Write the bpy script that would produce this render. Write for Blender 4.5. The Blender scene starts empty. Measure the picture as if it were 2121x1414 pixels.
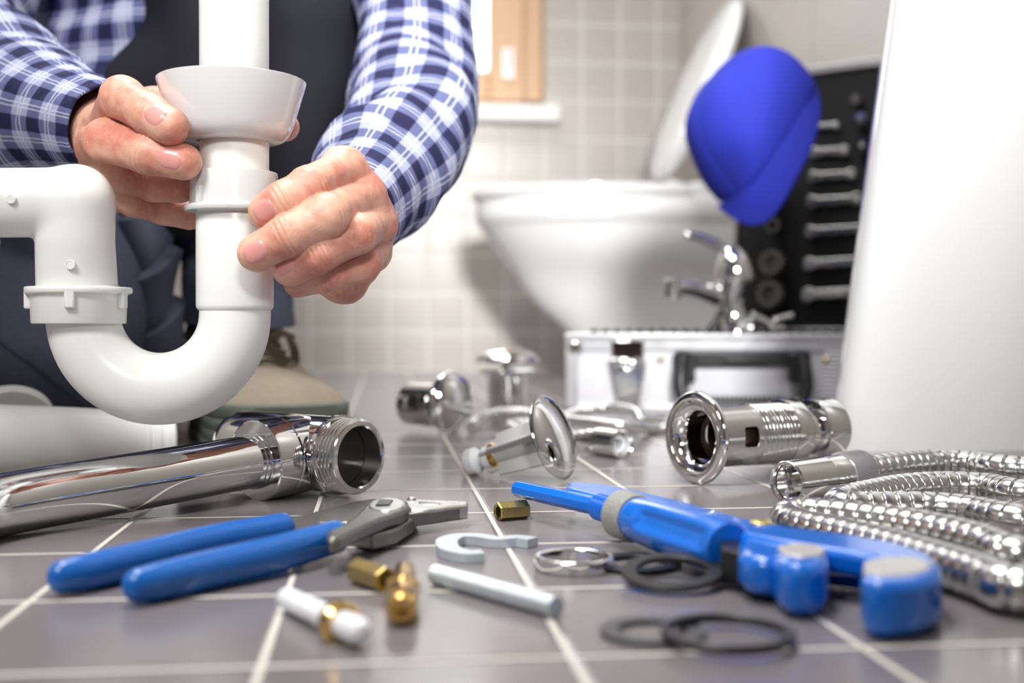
import bpy, bmesh, math
import numpy as np
from mathutils import Vector, Matrix

C = bpy.context.scene.collection
SC = bpy.context.scene
PI = math.pi

# ------------------------------------------------------------------ camera
FPX = 2416.0                       # focal length in pixels of a 2121 px wide frame (41 mm on full frame)
EYE = np.array([0.0, 0.0, 0.108])
YAW = math.atan(271.5 / FPX)
PITCH = math.atan(30.0 / FPX)
_fh = np.array([math.sin(YAW), math.cos(YAW), 0.0])
RIGHT = np.array([math.cos(YAW), -math.sin(YAW), 0.0])
FWD = _fh * math.cos(PITCH) + np.array([0, 0, -math.sin(PITCH)])
UP = _fh * math.sin(PITCH) + np.array([0, 0, math.cos(PITCH)])
cam_data = bpy.data.cameras.new('camera')
cam = bpy.data.objects.new('camera', cam_data)
C.objects.link(cam)
cam.matrix_world = Matrix(((RIGHT[0], UP[0], -FWD[0], EYE[0]), (RIGHT[1], UP[1], -FWD[1], EYE[1]),
                           (RIGHT[2], UP[2], -FWD[2], EYE[2]), (0, 0, 0, 1)))
cam_data.sensor_width = 36.0
cam_data.lens = 36.0 * FPX / 2121.0
cam_data.clip_start = 0.02
cam_data.dof.use_dof = True
cam_data.dof.focus_distance = 0.68
cam_data.dof.aperture_fstop = 4.8
SC.camera = cam

# ------------------------------------------------------------------ world, lamps, exposure
world = bpy.data.worlds.new('daylight')
SC.world = world
world.use_nodes = True
world.node_tree.nodes['Background'].inputs[0].default_value = (0.93, 0.97, 1.0, 1)
world.node_tree.nodes['Background'].inputs[1].default_value = 4.0

def area_lamp(name, loc, target, size, power, color=(1, 1, 1), size_y=None, spread=180):
    d = bpy.data.lights.new(name, 'AREA')
    d.shape = 'RECTANGLE' if size_y else 'SQUARE'
    d.size = size
    if size_y:
        d.size_y = size_y
    d.energy = power
    d.spread = math.radians(spread)
    d.color = color
    o = bpy.data.objects.new(name, d)
    C.objects.link(o)
    o.location = loc
    v = Vector(target) - Vector(loc)
    o.rotation_euler = v.to_track_quat('-Z', 'Y').to_euler()
    return o

area_lamp('ceiling_lamp', (-0.35, 1.85, 2.33), (-0.35, 1.85, 0), 1.2, 26, (1.0, 1.0, 0.99), 1.6)
area_lamp('key_lamp', (-0.12, 0.74, 1.75), (0.0, 0.70, 0.0), 0.42, 14.5, (1.0, 0.99, 0.97))
area_lamp('studio_lamp', (0.22, -1.15, 1.05), (0.25, 2.4, 0.22), 0.35, 3.6, (1.0, 0.99, 0.97), spread=34)
area_lamp('side_lamp', (-0.5, -0.05, 0.92), (0.0, 0.66, 0.06), 0.3, 0.6, (1.0, 0.99, 0.98), spread=40)

SC.view_settings.view_transform = 'Standard'
SC.view_settings.look = 'None'
SC.view_settings.gamma = 1.0
SC.view_settings.use_curve_mapping = False
SC.view_settings.exposure = 0.48

# ------------------------------------------------------------------ pixel -> place
def ray(px, py):
    return FWD + RIGHT * ((px - 1060.5) / FPX) - UP * ((py - 707.0) / FPX)

def at(px, py, z):
    return EYE + ray(px, py) * z

def fl(px, py, h=0.0):
    r = ray(px, py)
    return EYE + r * ((h - EYE[2]) / r[2])

def on_y(px, py, Y):
    r = ray(px, py)
    return EYE + r * (Y / r[1])

def unit(v):
    v = np.asarray(v, float)
    return v / np.linalg.norm(v)

# ------------------------------------------------------------------ materials
def sr(r, g, b):
    f = lambda c: ((c / 255 + 0.055) / 1.055) ** 2.4 if c > 10 else c / 255 / 12.92
    return (f(r), f(g), f(b), 1)

class NT:
    def __init__(s, name):
        s.m = bpy.data.materials.new(name)
        s.m.use_nodes = True
        s.t = s.m.node_tree
        s.b = s.t.nodes['Principled BSDF']
    def n(s, typ, **kw):
        nd = s.t.nodes.new(typ)
        for k, v in kw.items():
            setattr(nd, k, v)
        return nd
    def l(s, a, b):
        s.t.links.new(a, b)
    def put(s, sock, v):
        if hasattr(v, 'is_linked'):
            s.l(v, sock)
        else:
            sock.default_value = v
    def math(s, op, a, b=0.0, c=0.0):
        nd = s.n('ShaderNodeMath', operation=op)
        s.put(nd.inputs[0], a); s.put(nd.inputs[1], b); s.put(nd.inputs[2], c)
        return nd.outputs[0]
    def mix(s, f, a, b):
        nd = s.n('ShaderNodeMix', data_type='RGBA')
        s.put(nd.inputs[0], f); s.put(nd.inputs[6], a); s.put(nd.inputs[7], b)
        return nd.outputs[2]
    def noise(s, vec, scale, detail=3, rough=0.5):
        nd = s.n('ShaderNodeTexNoise')
        if vec is not None:
            s.l(vec, nd.inputs['Vector'])
        nd.inputs['Scale'].default_value = scale
        nd.inputs['Detail'].default_value = detail
        nd.inputs['Roughness'].default_value = rough
        return nd.outputs['Fac']
    def ramp(s, f, a, b):
        nd = s.n('ShaderNodeMapRange', interpolation_type='SMOOTHSTEP')
        s.put(nd.inputs[0], f)
        nd.inputs[1].default_value = a; nd.inputs[2].default_value = b
        return nd.outputs[0]
    def bump(s, h, strength, dist):
        nd = s.n('ShaderNodeBump')
        nd.inputs['Strength'].default_value = strength
        nd.inputs['Distance'].default_value = dist
        s.l(h, nd.inputs['Height'])
        s.l(nd.outputs[0], s.b.inputs['Normal'])

def plain(name, col, rough=0.5, metal=0.0, noise_scale=0, noise_amt=0.0, bump=0.0, bump_scale=300,
          sss=0.0, sss_r=(1, .9, .8), coat=0.0, spec=0.5, stretch=None):
    t = NT(name)
    b = t.b
    b.inputs['Base Color'].default_value = col
    b.inputs['Roughness'].default_value = rough
    b.inputs['Metallic'].default_value = metal
    b.inputs['Specular IOR Level'].default_value = spec
    b.inputs['Coat Weight'].default_value = coat
    if sss:
        b.inputs['Subsurface Weight'].default_value = sss
        b.inputs['Subsurface Radius'].default_value = sss_r
        b.inputs['Subsurface Scale'].default_value = 0.004
    co = t.n('ShaderNodeTexCoord').outputs['Object']
    if stretch:
        mp = t.n('ShaderNodeMapping')
        mp.inputs['Scale'].default_value = stretch
        t.l(co, mp.inputs[0]); co = mp.outputs[0]
    if noise_amt:
        f = t.noise(co, noise_scale)
        d = tuple(max(0, c * (1 - noise_amt)) for c in col[:3]) + (1,)
        u = tuple(min(1, c * (1 + noise_amt)) for c in col[:3]) + (1,)
        t.l(t.mix(f, d, u), b.inputs['Base Color'])
        t.l(t.math('MULTIPLY_ADD', f, 0.12, rough - 0.06), b.inputs['Roughness'])
    if bump:
        t.bump(t.noise(co, bump_scale, 2), bump, 0.001)
    return t.m

M = {}
M['plastic'] = plain('white_plastic', (0.86, 0.87, 0.835, 1), 0.28, sss=0.25)
M['plastic_gloss'] = plain('glossy_white_plastic', (0.69, 0.70, 0.705, 1), 0.14, coat=0.3)
M['plastic_dark'] = plain('grey_moulding', (0.50, 0.50, 0.505, 1), 0.35, noise_scale=60, noise_amt=0.05)
M['nylon'] = plain('white_nylon', (0.85, 0.87, 0.9, 1), 0.4, sss=0.4, noise_scale=60, noise_amt=0.02)
M['chrome'] = plain('chrome', (0.80, 0.80, 0.80, 1), 0.045, 1.0, noise_scale=15, noise_amt=0.02)
M['chrome_soft'] = plain('satin_chrome', (0.78, 0.78, 0.77, 1), 0.13, 1.0, noise_scale=80, noise_amt=0.03)
M['hose_steel'] = plain('hose_steel', (0.62, 0.62, 0.61, 1), 0.21, 1.0, noise_scale=80, noise_amt=0.04)
M['steel'] = plain('brushed_steel', (0.24, 0.23, 0.21, 1), 0.34, 0.9, noise_scale=160, noise_amt=0.2, bump=0.25, bump_scale=900)
M['steel_bright'] = plain('bright_steel', (0.62, 0.61, 0.58, 1), 0.28, 0.95, noise_scale=160, noise_amt=0.12)
M['zinc'] = plain('zinc_plate', (0.54, 0.60, 0.64, 1), 0.36, 0.4, noise_scale=200, noise_amt=0.12, bump=0.15, bump_scale=700)
M['brass'] = plain('brass', (0.80, 0.53, 0.18, 1), 0.18, 1.0, noise_scale=120, noise_amt=0.1)
M['brass_old'] = plain('dull_brass', (0.58, 0.46, 0.18, 1), 0.26, 1.0, noise_scale=120, noise_amt=0.15)
M['blue_paint'] = plain('blue_paint', sr(12, 108, 212), 0.24, coat=0.4, noise_scale=40, noise_amt=0.05)
M['blue_grip'] = plain('blue_grip', sr(10, 98, 184), 0.28, coat=0.25, noise_scale=40, noise_amt=0.04)
M['knurl'] = plain('knurled_metal', (0.36, 0.36, 0.33, 1), 0.5, 0.3, noise_scale=600, noise_amt=0.3, bump=1.0, bump_scale=1500)
M['bare_jaw'] = plain('bare_jaw', (0.50, 0.485, 0.47, 1), 0.42, 0.35, noise_scale=200, noise_amt=0.08)
M['rubber'] = plain('black_rubber', (0.014, 0.014, 0.015, 1), 0.38, noise_scale=80, noise_amt=0.2)
M['rubber_grey'] = plain('grey_rubber', (0.07, 0.07, 0.075, 1), 0.45, noise_scale=80, noise_amt=0.15)
M['pedestal'] = plain('pedestal_ceramic', (0.70, 0.71, 0.72, 1), 0.12, coat=0.5)
M['ceramic'] = plain('white_ceramic', (0.83, 0.84, 0.85, 1), 0.1, coat=0.5, noise_scale=5, noise_amt=0.01)
M['alu'] = plain('aluminium', (0.62, 0.625, 0.65, 1), 0.3, 0.75, noise_scale=60, noise_amt=0.04)
M['black_plastic'] = plain('black_plastic', (0.012, 0.012, 0.013, 1), 0.35, noise_scale=60, noise_amt=0.2)
M['foam'] = plain('black_foam', (0.006, 0.006, 0.007, 1), 0.85, noise_scale=80, noise_amt=0.2, bump=0.3)
M['cap_blue'] = plain('blue_cotton', sr(42, 52, 165), 0.8, noise_scale=200, noise_amt=0.08, bump=0.25, bump_scale=900, spec=0.2)
M['trouser'] = plain('dark_blue_workwear', (0.075, 0.086, 0.125, 1), 0.8, noise_scale=220, noise_amt=0.22, bump=0.4, bump_scale=1100, spec=0.25)
M['vest'] = plain('charcoal_workwear', (0.014, 0.0145, 0.021, 1), 0.85, noise_scale=220, noise_amt=0.25, bump=0.4, bump_scale=1100, spec=0.25)
M['suede'] = plain('beige_suede', sr(178, 165, 148), 0.9, noise_scale=120, noise_amt=0.12, bump=0.4, bump_scale=500, spec=0.1)
M['sole'] = plain('grey_green_rubber', sr(122, 130, 120), 0.65, noise_scale=60, noise_amt=0.08)
M['lace'] = plain('brown_lace', sr(86, 70, 55), 0.85, noise_scale=400, noise_amt=0.25)
M['shoe_dark'] = plain('dark_brown_lining', sr(52, 42, 36), 0.85, noise_scale=200, noise_amt=0.2)
M['nail'] = plain('fingernail', sr(216, 152, 144), 0.25, sss=0.2, sss_r=(1, .4, .3), noise_scale=150, noise_amt=0.04)
M['wall_plain'] = plain('painted_wall', sr(185, 181, 176), 0.6, noise_scale=3, noise_amt=0.03)
M['ceil'] = plain('ceiling_paint', (0.8, 0.8, 0.79, 1), 0.8, noise_scale=3, noise_amt=0.02)
M['wood_dark'] = plain('dark_wood', sr(62, 40, 30), 0.5, noise_scale=8, noise_amt=0.25, stretch=(6, 6, 1))
M['wood'] = plain('pale_wood', sr(214, 178, 142), 0.5, noise_scale=9, noise_amt=0.12, stretch=(7, 7, 0.7))
M['sill'] = plain('white_sill', (0.8, 0.8, 0.79, 1), 0.3, noise_scale=8, noise_amt=0.02)

def skin_material():
    t = NT('skin')
    co = t.n('ShaderNodeTexCoord').outputs['Object']
    n1 = t.noise(co, 45, 3)
    n2 = t.noise(co, 260, 3)
    c = t.mix(t.ramp(n1, 0.36, 0.66), sr(222, 170, 147), sr(203, 132, 114))
    c = t.mix(t.math('MULTIPLY', t.ramp(n2, 0.45, 0.75), 0.35), c, sr(232, 184, 160))
    t.l(c, t.b.inputs['Base Color'])
    t.b.inputs['Roughness'].default_value = 0.42
    t.b.inputs['Subsurface Weight'].default_value = 0.18
    t.b.inputs['Subsurface Radius'].default_value = (1, .35, .2)
    t.b.inputs['Subsurface Scale'].default_value = 0.004
    vor = t.n('ShaderNodeTexVoronoi', feature='DISTANCE_TO_EDGE')
    vor.inputs['Scale'].default_value = 900
    t.l(co, vor.inputs['Vector'])
    h = t.math('ADD', t.math('MULTIPLY', vor.outputs['Distance'], 0.6), t.noise(co, 500, 3))
    t.bump(h, 0.35, 0.0006)
    return t.m
M['skin'] = skin_material()

def plaid_material(name, dark=1.0):
    t = NT(name)
    uv = t.n('ShaderNodeUVMap').outputs[0]
    sp = t.n('ShaderNodeSeparateXYZ'); t.l(uv, sp.inputs[0])
    per = 0.033
    def band(s):
        f = t.math('FRACT', t.math('DIVIDE', s, per))
        b = t.math('MULTIPLY', t.ramp(f, 0.02, 0.06), t.math('SUBTRACT', 1.0, t.ramp(f, 0.46, 0.50)))
        l1 = t.math('COMPARE', f, 0.68, 0.022)
        l2 = t.math('COMPARE', f, 0.80, 0.022)
        return b, t.math('ADD', l1, l2)
    bu, lu = band(sp.outputs[0]); bv, lv = band(sp.outputs[1])
    s = t.math('ADD', bu, bv)
    light, mid, deep = sr(172, 178, 208), sr(102, 108, 150), sr(38, 40, 76)
    k = lambda c: tuple(x * dark for x in c[:3]) + (1,)
    c = t.mix(t.math('MINIMUM', s, 1.0), k(light), k(mid))
    c = t.mix(t.math('MAXIMUM', t.math('SUBTRACT', s, 1.0), 0.0), c, k(deep))
    c = t.mix(t.math('MULTIPLY', t.math('MINIMUM', t.math('ADD', lu, lv), 1.0), 0.55), c, k(sr(226, 230, 246)))
    co = t.n('ShaderNodeTexCoord').outputs['Object']
    n = t.noise(co, 900, 2)
    c = t.mix(t.math('MULTIPLY', n, 0.18), c, (0.02, 0.02, 0.05, 1))
    t.l(c, t.b.inputs['Base Color'])
    t.b.inputs['Roughness'].default_value = 0.85
    t.b.inputs['Specular IOR Level'].default_value = 0.2
    t.bump(n, 0.3, 0.0006)
    return t.m
M['plaid'] = plaid_material('blue_plaid_cotton')

def tile_material(name, axes, size, org, grout_w, tile_c, grout_c, rough, streak=None, bumpd=0.0008):
    t = NT(name)
    co = t.n('ShaderNodeTexCoord').outputs['Object']
    sp = t.n('ShaderNodeSeparateXYZ'); t.l(co, sp.inputs[0])
    ds, ids = [], []
    for a, o in zip(axes, org):
        q = t.math('DIVIDE', t.math('SUBTRACT', sp.outputs[a], o), size)
        f = t.math('FRACT', t.math('ADD', q, 100.5))
        ids.append(t.math('FLOOR', t.math('ADD', q, 100.0)))
        ds.append(t.math('ABSOLUTE', t.math('SUBTRACT', f, 0.5)))   # 0 on the joint
    d = t.math('MULTIPLY', t.math('MINIMUM', ds[0], ds[1]), size)
    g = t.math('SUBTRACT', 1.0, t.ramp(d, grout_w * 0.42, grout_w * 0.58))
    wn = t.n('ShaderNodeTexWhiteNoise', noise_dimensions='2D')
    cb = t.n('ShaderNodeCombineXYZ'); t.l(ids[0], cb.inputs[0]); t.l(ids[1], cb.inputs[1])
    t.l(cb.outputs[0], wn.inputs['Vector'])
    mp = t.n('ShaderNodeMapping')
    mp.inputs['Scale'].default_value = streak or (1, 1, 1)
    t.l(co, mp.inputs[0])
    n = t.noise(mp.outputs[0], 24, 4, 0.6)
    lo = tuple(c * 0.94 for c in tile_c[:3]) + (1,)
    hi = tuple(min(1, c * 1.05) for c in tile_c[:3]) + (1,)
    c = t.mix(t.math('ADD', t.math('MULTIPLY', n, 0.7), t.math('MULTIPLY', wn.outputs['Value'], 0.3)), lo, hi)
    c = t.mix(g, c, grout_c)
    t.l(c, t.b.inputs['Base Color'])
    t.l(t.math('ADD', t.math('MULTIPLY', g, 0.5), t.math('MULTIPLY_ADD', n, 0.06, rough - 0.03)), t.b.inputs['Roughness'])
    h = t.math('ADD', t.math('SUBTRACT', 1.0, t.ramp(t.math('SUBTRACT', grout_w * 1.3, d), 0.0, grout_w)), t.math('MULTIPLY', n, 0.012))
    t.bump(h, 0.5, bumpd)
    return t.m

def px_floor_x(px, py):
    return fl(px, py)[0]
M['floor'] = tile_material('floor_tiles', (0, 1), 0.0997, (px_floor_x(569, 1300), 0.3765), 0.0024,
                           sr(122, 116, 118), sr(214, 208, 198), 0.21, streak=(0.7, 6, 1))
M['wall'] = tile_material('wall_tiles', (0, 2), 0.0955, (0.02, 0.0), 0.006,
                          sr(176, 170, 163), sr(206, 203, 198), 0.3, streak=(1, 1, 3), bumpd=0.0005)
M['wall_side'] = tile_material('side_wall_tiles', (1, 2), 0.44, (0.2, 0.0), 0.003,
                               sr(176, 170, 163), sr(140, 136, 131), 0.35, streak=(1, 1, 4), bumpd=0.0004)

# ------------------------------------------------------------------ mesh tools
def world_off(p):
    v = np.zeros(3)
    while p is not None:
        v += np.array(p.location); p = p.parent
    return v

def props(o, label=None, cat=None, group=None, kind=None):
    if label: o['label'] = label
    if cat: o['category'] = cat
    if group: o['group'] = group
    if kind: o['kind'] = kind
    return o

def thing(name, label, cat, loc, group=None):
    o = bpy.data.objects.new(name, None)
    C.objects.link(o)
    o.location = [float(x) for x in loc]
    o.empty_display_size = 0.02
    return props(o, label, cat, group)

class G:
    """collects vertices (world space) and faces"""
    def __init__(s):
        s.v = []; s.f = []; s.uv = []
        s.n = 0
        s.has_uv = False
    def add(s, v, f, uv=None):
        v = np.asarray(v, float).reshape(-1, 3)
        s.v.append(v)
        s.f += [tuple(int(i) + s.n for i in q) for q in f]
        if uv is not None:
            s.has_uv = True
            s.uv += uv
        s.n += len(v)
        return s

def mk(name, g, mat, parent=None, sharp=38, smooth=True, bevel=0.0, loc=None, subsurf=0, solid=0.0, bev_seg=2):
    V = np.concatenate(g.v)
    off = world_off(parent) if parent is not None else (np.asarray(loc, float) if loc is not None else np.zeros(3))
    me = bpy.data.meshes.new(name)
    me.from_pydata((V - off).tolist(), [], g.f)
    me.materials.append(M[mat] if isinstance(mat, str) else mat)
    if g.has_uv and len(g.uv) == len(me.loops):
        ul = me.uv_layers.new(name='UVMap')
        ul.data.foreach_set('uv', np.asarray(g.uv, dtype=np.float32).ravel())
    bm = bmesh.new(); bm.from_mesh(me)
    bmesh.ops.recalc_face_normals(bm, faces=bm.faces)
    a = math.radians(sharp)
    for f in bm.faces:
        f.smooth = smooth
    for e in bm.edges:
        if len(e.link_faces) == 2 and e.calc_face_angle(0) > a:
            e.smooth = False
    bm.to_mesh(me); bm.free()
    o = bpy.data.objects.new(name, me)
    C.objects.link(o)
    if parent is not None:
        o.parent = parent
    else:
        o.location = off.tolist()
    if solid:
        m = o.modifiers.new('solid', 'SOLIDIFY'); m.thickness = solid; m.offset = 0
    if bevel:
        m = o.modifiers.new('bevel', 'BEVEL'); m.width = bevel; m.segments = bev_seg
        m.limit_method = 'ANGLE'; m.angle_limit = math.radians(35); m.harden_normals = False
        for p in me.polygons: p.use_smooth = True
    if subsurf:
        m = o.modifiers.new('sub', 'SUBSURF'); m.levels = subsurf; m.render_levels = subsurf
    return o

def frame(d, hint=(0, 0, 1)):
    d = unit(d); h = np.asarray(hint, float)
    if abs(np.dot(d, unit(h))) > 0.97:
        h = np.array([1.0, 0, 0])
    a = unit(np.cross(h, d)); b = np.cross(d, a)
    return a, b, d

def grid_faces(nr, nc, closed=True):
    f = []
    for i in range(nr - 1):
        for j in range(nc if closed else nc - 1):
            k = (j + 1) % nc
            f.append((i * nc + j, i * nc + k, (i + 1) * nc + k, (i + 1) * nc + j))
    return f

def loft(g, rings, cap0=True, cap1=True, closed=True, uv=None):
    """rings: (nr, nc, 3). uv: (nr, nc+1, 2)"""
    R = np.asarray(rings, float)
    nr, nc = R.shape[:2]
    f = grid_faces(nr, nc, closed)
    U = None
    if uv is not None:
        U = []
        for i in range(nr - 1):
            for j in range(nc if closed else nc - 1):
                U += [tuple(uv[i][j]), tuple(uv[i][j + 1]), tuple(uv[i + 1][j + 1]), tuple(uv[i + 1][j])]
    if cap0:
        f.append(tuple(range(nc))[::-1])
        if U is not None: U += [tuple(uv[0][j]) for j in range(nc)][::-1]
    if cap1:
        f.append(tuple((nr - 1) * nc + j for j in range(nc)))
        if U is not None: U += [tuple(uv[-1][j]) for j in range(nc)]
    return g.add(R.reshape(-1, 3), f, U)

def lathe(g, o, d, prof, seg=48, closed=False, hint=(0, 0, 1), ngon=None, caps=True):
    """prof: (radius, distance along d) list; open profile unless closed"""
    a, b, d = frame(d, hint)
    o = np.asarray(o, float)
    n = ngon or seg
    th = np.arange(n) * 2 * PI / n + (PI / n if ngon else 0)
    rings = [o + d * t + r * (np.cos(th)[:, None] * a + np.sin(th)[:, None] * b) for r, t in prof]
    if closed:
        rings.append(rings[0])
    R = np.array(rings)
    if closed:
        nr, nc = R.shape[:2]
        f = []
        m = nr - 1
        for i in range(m):
            for j in range(nc):
                k = (j + 1) % nc; i2 = (i + 1) % m
                f.append((i * nc + j, i * nc + k, i2 * nc + k, i2 * nc + j))
        g.add(R[:m].reshape(-1, 3), f)
    else:
        loft(g, R, cap0=caps and prof[0][0] > 1e-6, cap1=caps and prof[-1][0] > 1e-6)
    return g

def spline(P, n):
    """Catmull-Rom through points (k, dim) -> n samples, roughly even in length"""
    P = np.asarray(P, float)
    k = len(P)
    Q = np.vstack([2 * P[0] - P[1], P, 2 * P[-1] - P[-2]])
    out = []
    for i in range(k - 1):
        p0, p1, p2, p3 = Q[i], Q[i + 1], Q[i + 2], Q[i + 3]
        for t in np.linspace(0, 1, 40, endpoint=False):
            out.append(0.5 * ((2 * p1) + (p2 - p0) * t + (2 * p0 - 5 * p1 + 4 * p2 - p3) * t * t + (3 * p1 - p0 - 3 * p2 + p3) * t ** 3))
    out.append(P[-1])
    out = np.array(out)
    s = np.concatenate([[0], np.cumsum(np.linalg.norm(np.diff(out[:, :3], axis=0), axis=1))])
    u = np.linspace(0, s[-1], n)
    return np.stack([np.interp(u, s, out[:, c]) for c in range(out.shape[1])], 1)

def frames_along(P, hint):
    T = np.gradient(P, axis=0)
    T /= np.linalg.norm(T, axis=1)[:, None]
    a, b, _ = frame(T[0], hint)
    A, B = [a], [b]
    for i in range(1, len(P)):
        a = A[-1] - T[i] * np.dot(A[-1], T[i]); a = unit(a)
        A.append(a); B.append(np.cross(T[i], a))
    return T, np.array(A), np.array(B)

def tube(g, path, radii, seg=24, n=None, hint=(0, 0, 1), disp=None, caps=True, uv=False, raw=False, round_ends=False, flat=1.0):
    """path points with radii (scalar or per point); disp(theta, s, u)->radial offset"""
    path = np.asarray(path, float)
    rr = np.full(len(path), radii, float) if np.isscalar(radii) else np.asarray(radii, float)
    D = np.hstack([path, rr[:, None]])
    if not raw:
        D = spline(D, n or 40)
    P, r = D[:, :3], D[:, 3]
    if round_ends:
        T0 = unit(P[1] - P[0]); T1 = unit(P[-1] - P[-2])
        k = 7
        ph = np.linspace(0, PI / 2, k)[:-1]
        h = [(P[0] - T0 * r[0] * math.cos(p), r[0] * max(math.sin(p), 0.02)) for p in ph]
        t = [(P[-1] + T1 * r[-1] * math.cos(p), r[-1] * max(math.sin(p), 0.02)) for p in ph[::-1]]
        P = np.vstack([[x[0] for x in h], P, [x[0] for x in t]])
        r = np.concatenate([[x[1] for x in h], r, [x[1] for x in t]])
    T, A, B = frames_along(P, hint)
    s = np.concatenate([[0], np.cumsum(np.linalg.norm(np.diff(P, axis=0), axis=1))])
    th = np.arange(seg) * 2 * PI / seg
    R = r[:, None] * np.ones(seg)[None]
    if disp is not None:
        R = R + disp(th[None, :], s[:, None], (s / s[-1])[:, None])
    rings = P[:, None] + R[..., None] * (np.cos(th)[None, :, None] * A[:, None] + flat * np.sin(th)[None, :, None] * B[:, None])
    UV = None
    if uv:
        mr = float(np.mean(r))
        tt = np.arange(seg + 1) * 2 * PI / seg
        UV = np.stack(np.broadcast_arrays(tt[None, :] * mr, s[:, None]), -1)
    loft(g, rings, caps, caps, True, UV)
    return g

def box(g, c, ax, ay, az, sx, sy, sz):
    c = np.asarray(c, float)
    v = []
    for k in (-1, 1):
        for i, j in ((-1, -1), (1, -1), (1, 1), (-1, 1)):
            v.append(c + np.asarray(ax) * i * sx / 2 + np.asarray(ay) * j * sy / 2 + np.asarray(az) * k * sz / 2)
    g.add(v, [(3, 2, 1, 0), (4, 5, 6, 7), (0, 1, 5, 4), (1, 2, 6, 5), (2, 3, 7, 6), (3, 0, 4, 7)])
    return g

X3, Y3, Z3 = np.eye(3)

def abox(g, x0, x1, y0, y1, z0, z1):
    return box(g, ((x0 + x1) / 2, (y0 + y1) / 2, (z0 + z1) / 2), X3, Y3, Z3, x1 - x0, y1 - y0, z1 - z0)

def prism(g, pts, h0, h1, origin=None, ax=X3, ay=Y3, az=Z3):
    """pts: (n,2) outline in plane (ax, ay), extruded along az"""
    o = np.zeros(3) if origin is None else np.asarray(origin, float)
    P = np.asarray(pts, float)
    n = len(P)
    v = [o + ax * p[0] + ay * p[1] + az * h0 for p in P] + [o + ax * p[0] + ay * p[1] + az * h1 for p in P]
    f = [tuple(range(n))[::-1], tuple(range(n, 2 * n))] + [(i, (i + 1) % n, n + (i + 1) % n, n + i) for i in range(n)]
    return g.add(v, f)

def smooth_outline(pts, n=60):
    P = np.asarray(pts, float)
    P3 = np.vstack([P, P[:1]])
    k = len(P)
    Q = np.vstack([P[-1:], P, P[:2]])
    out = []
    for i in range(k):
        p0, p1, p2, p3 = Q[i], Q[i + 1], Q[i + 2], Q[i + 3]
        m = max(2, n // k)
        for t in np.linspace(0, 1, m, endpoint=False):
            out.append(0.5 * ((2 * p1) + (p2 - p0) * t + (2 * p0 - 5 * p1 + 4 * p2 - p3) * t * t + (3 * p1 - p0 - 3 * p2 + p3) * t ** 3))
    return np.array(out)

def floor_outline(pix, h, smooth=0):
    P = np.array([fl(x, y, h)[:2] for x, y in pix])
    return smooth_outline(P, smooth) if smooth else P

# ------------------------------------------------------------------ implicit surfaces
def seg_d(P, a, b, ra, rb):
    ba = (b - a).astype(np.float32); pa = P - a.astype(np.float32)
    t = np.clip((pa @ ba) / max(float(ba @ ba), 1e-12), 0, 1)
    return np.linalg.norm(pa - t[:, None] * ba, axis=1) - (ra + (rb - ra) * t)

def smin(a, b, k):
    h = np.clip(0.5 + 0.5 * (b - a) / k, 0, 1)
    return b + (a - b) * h - k * h * (1 - h)

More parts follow.
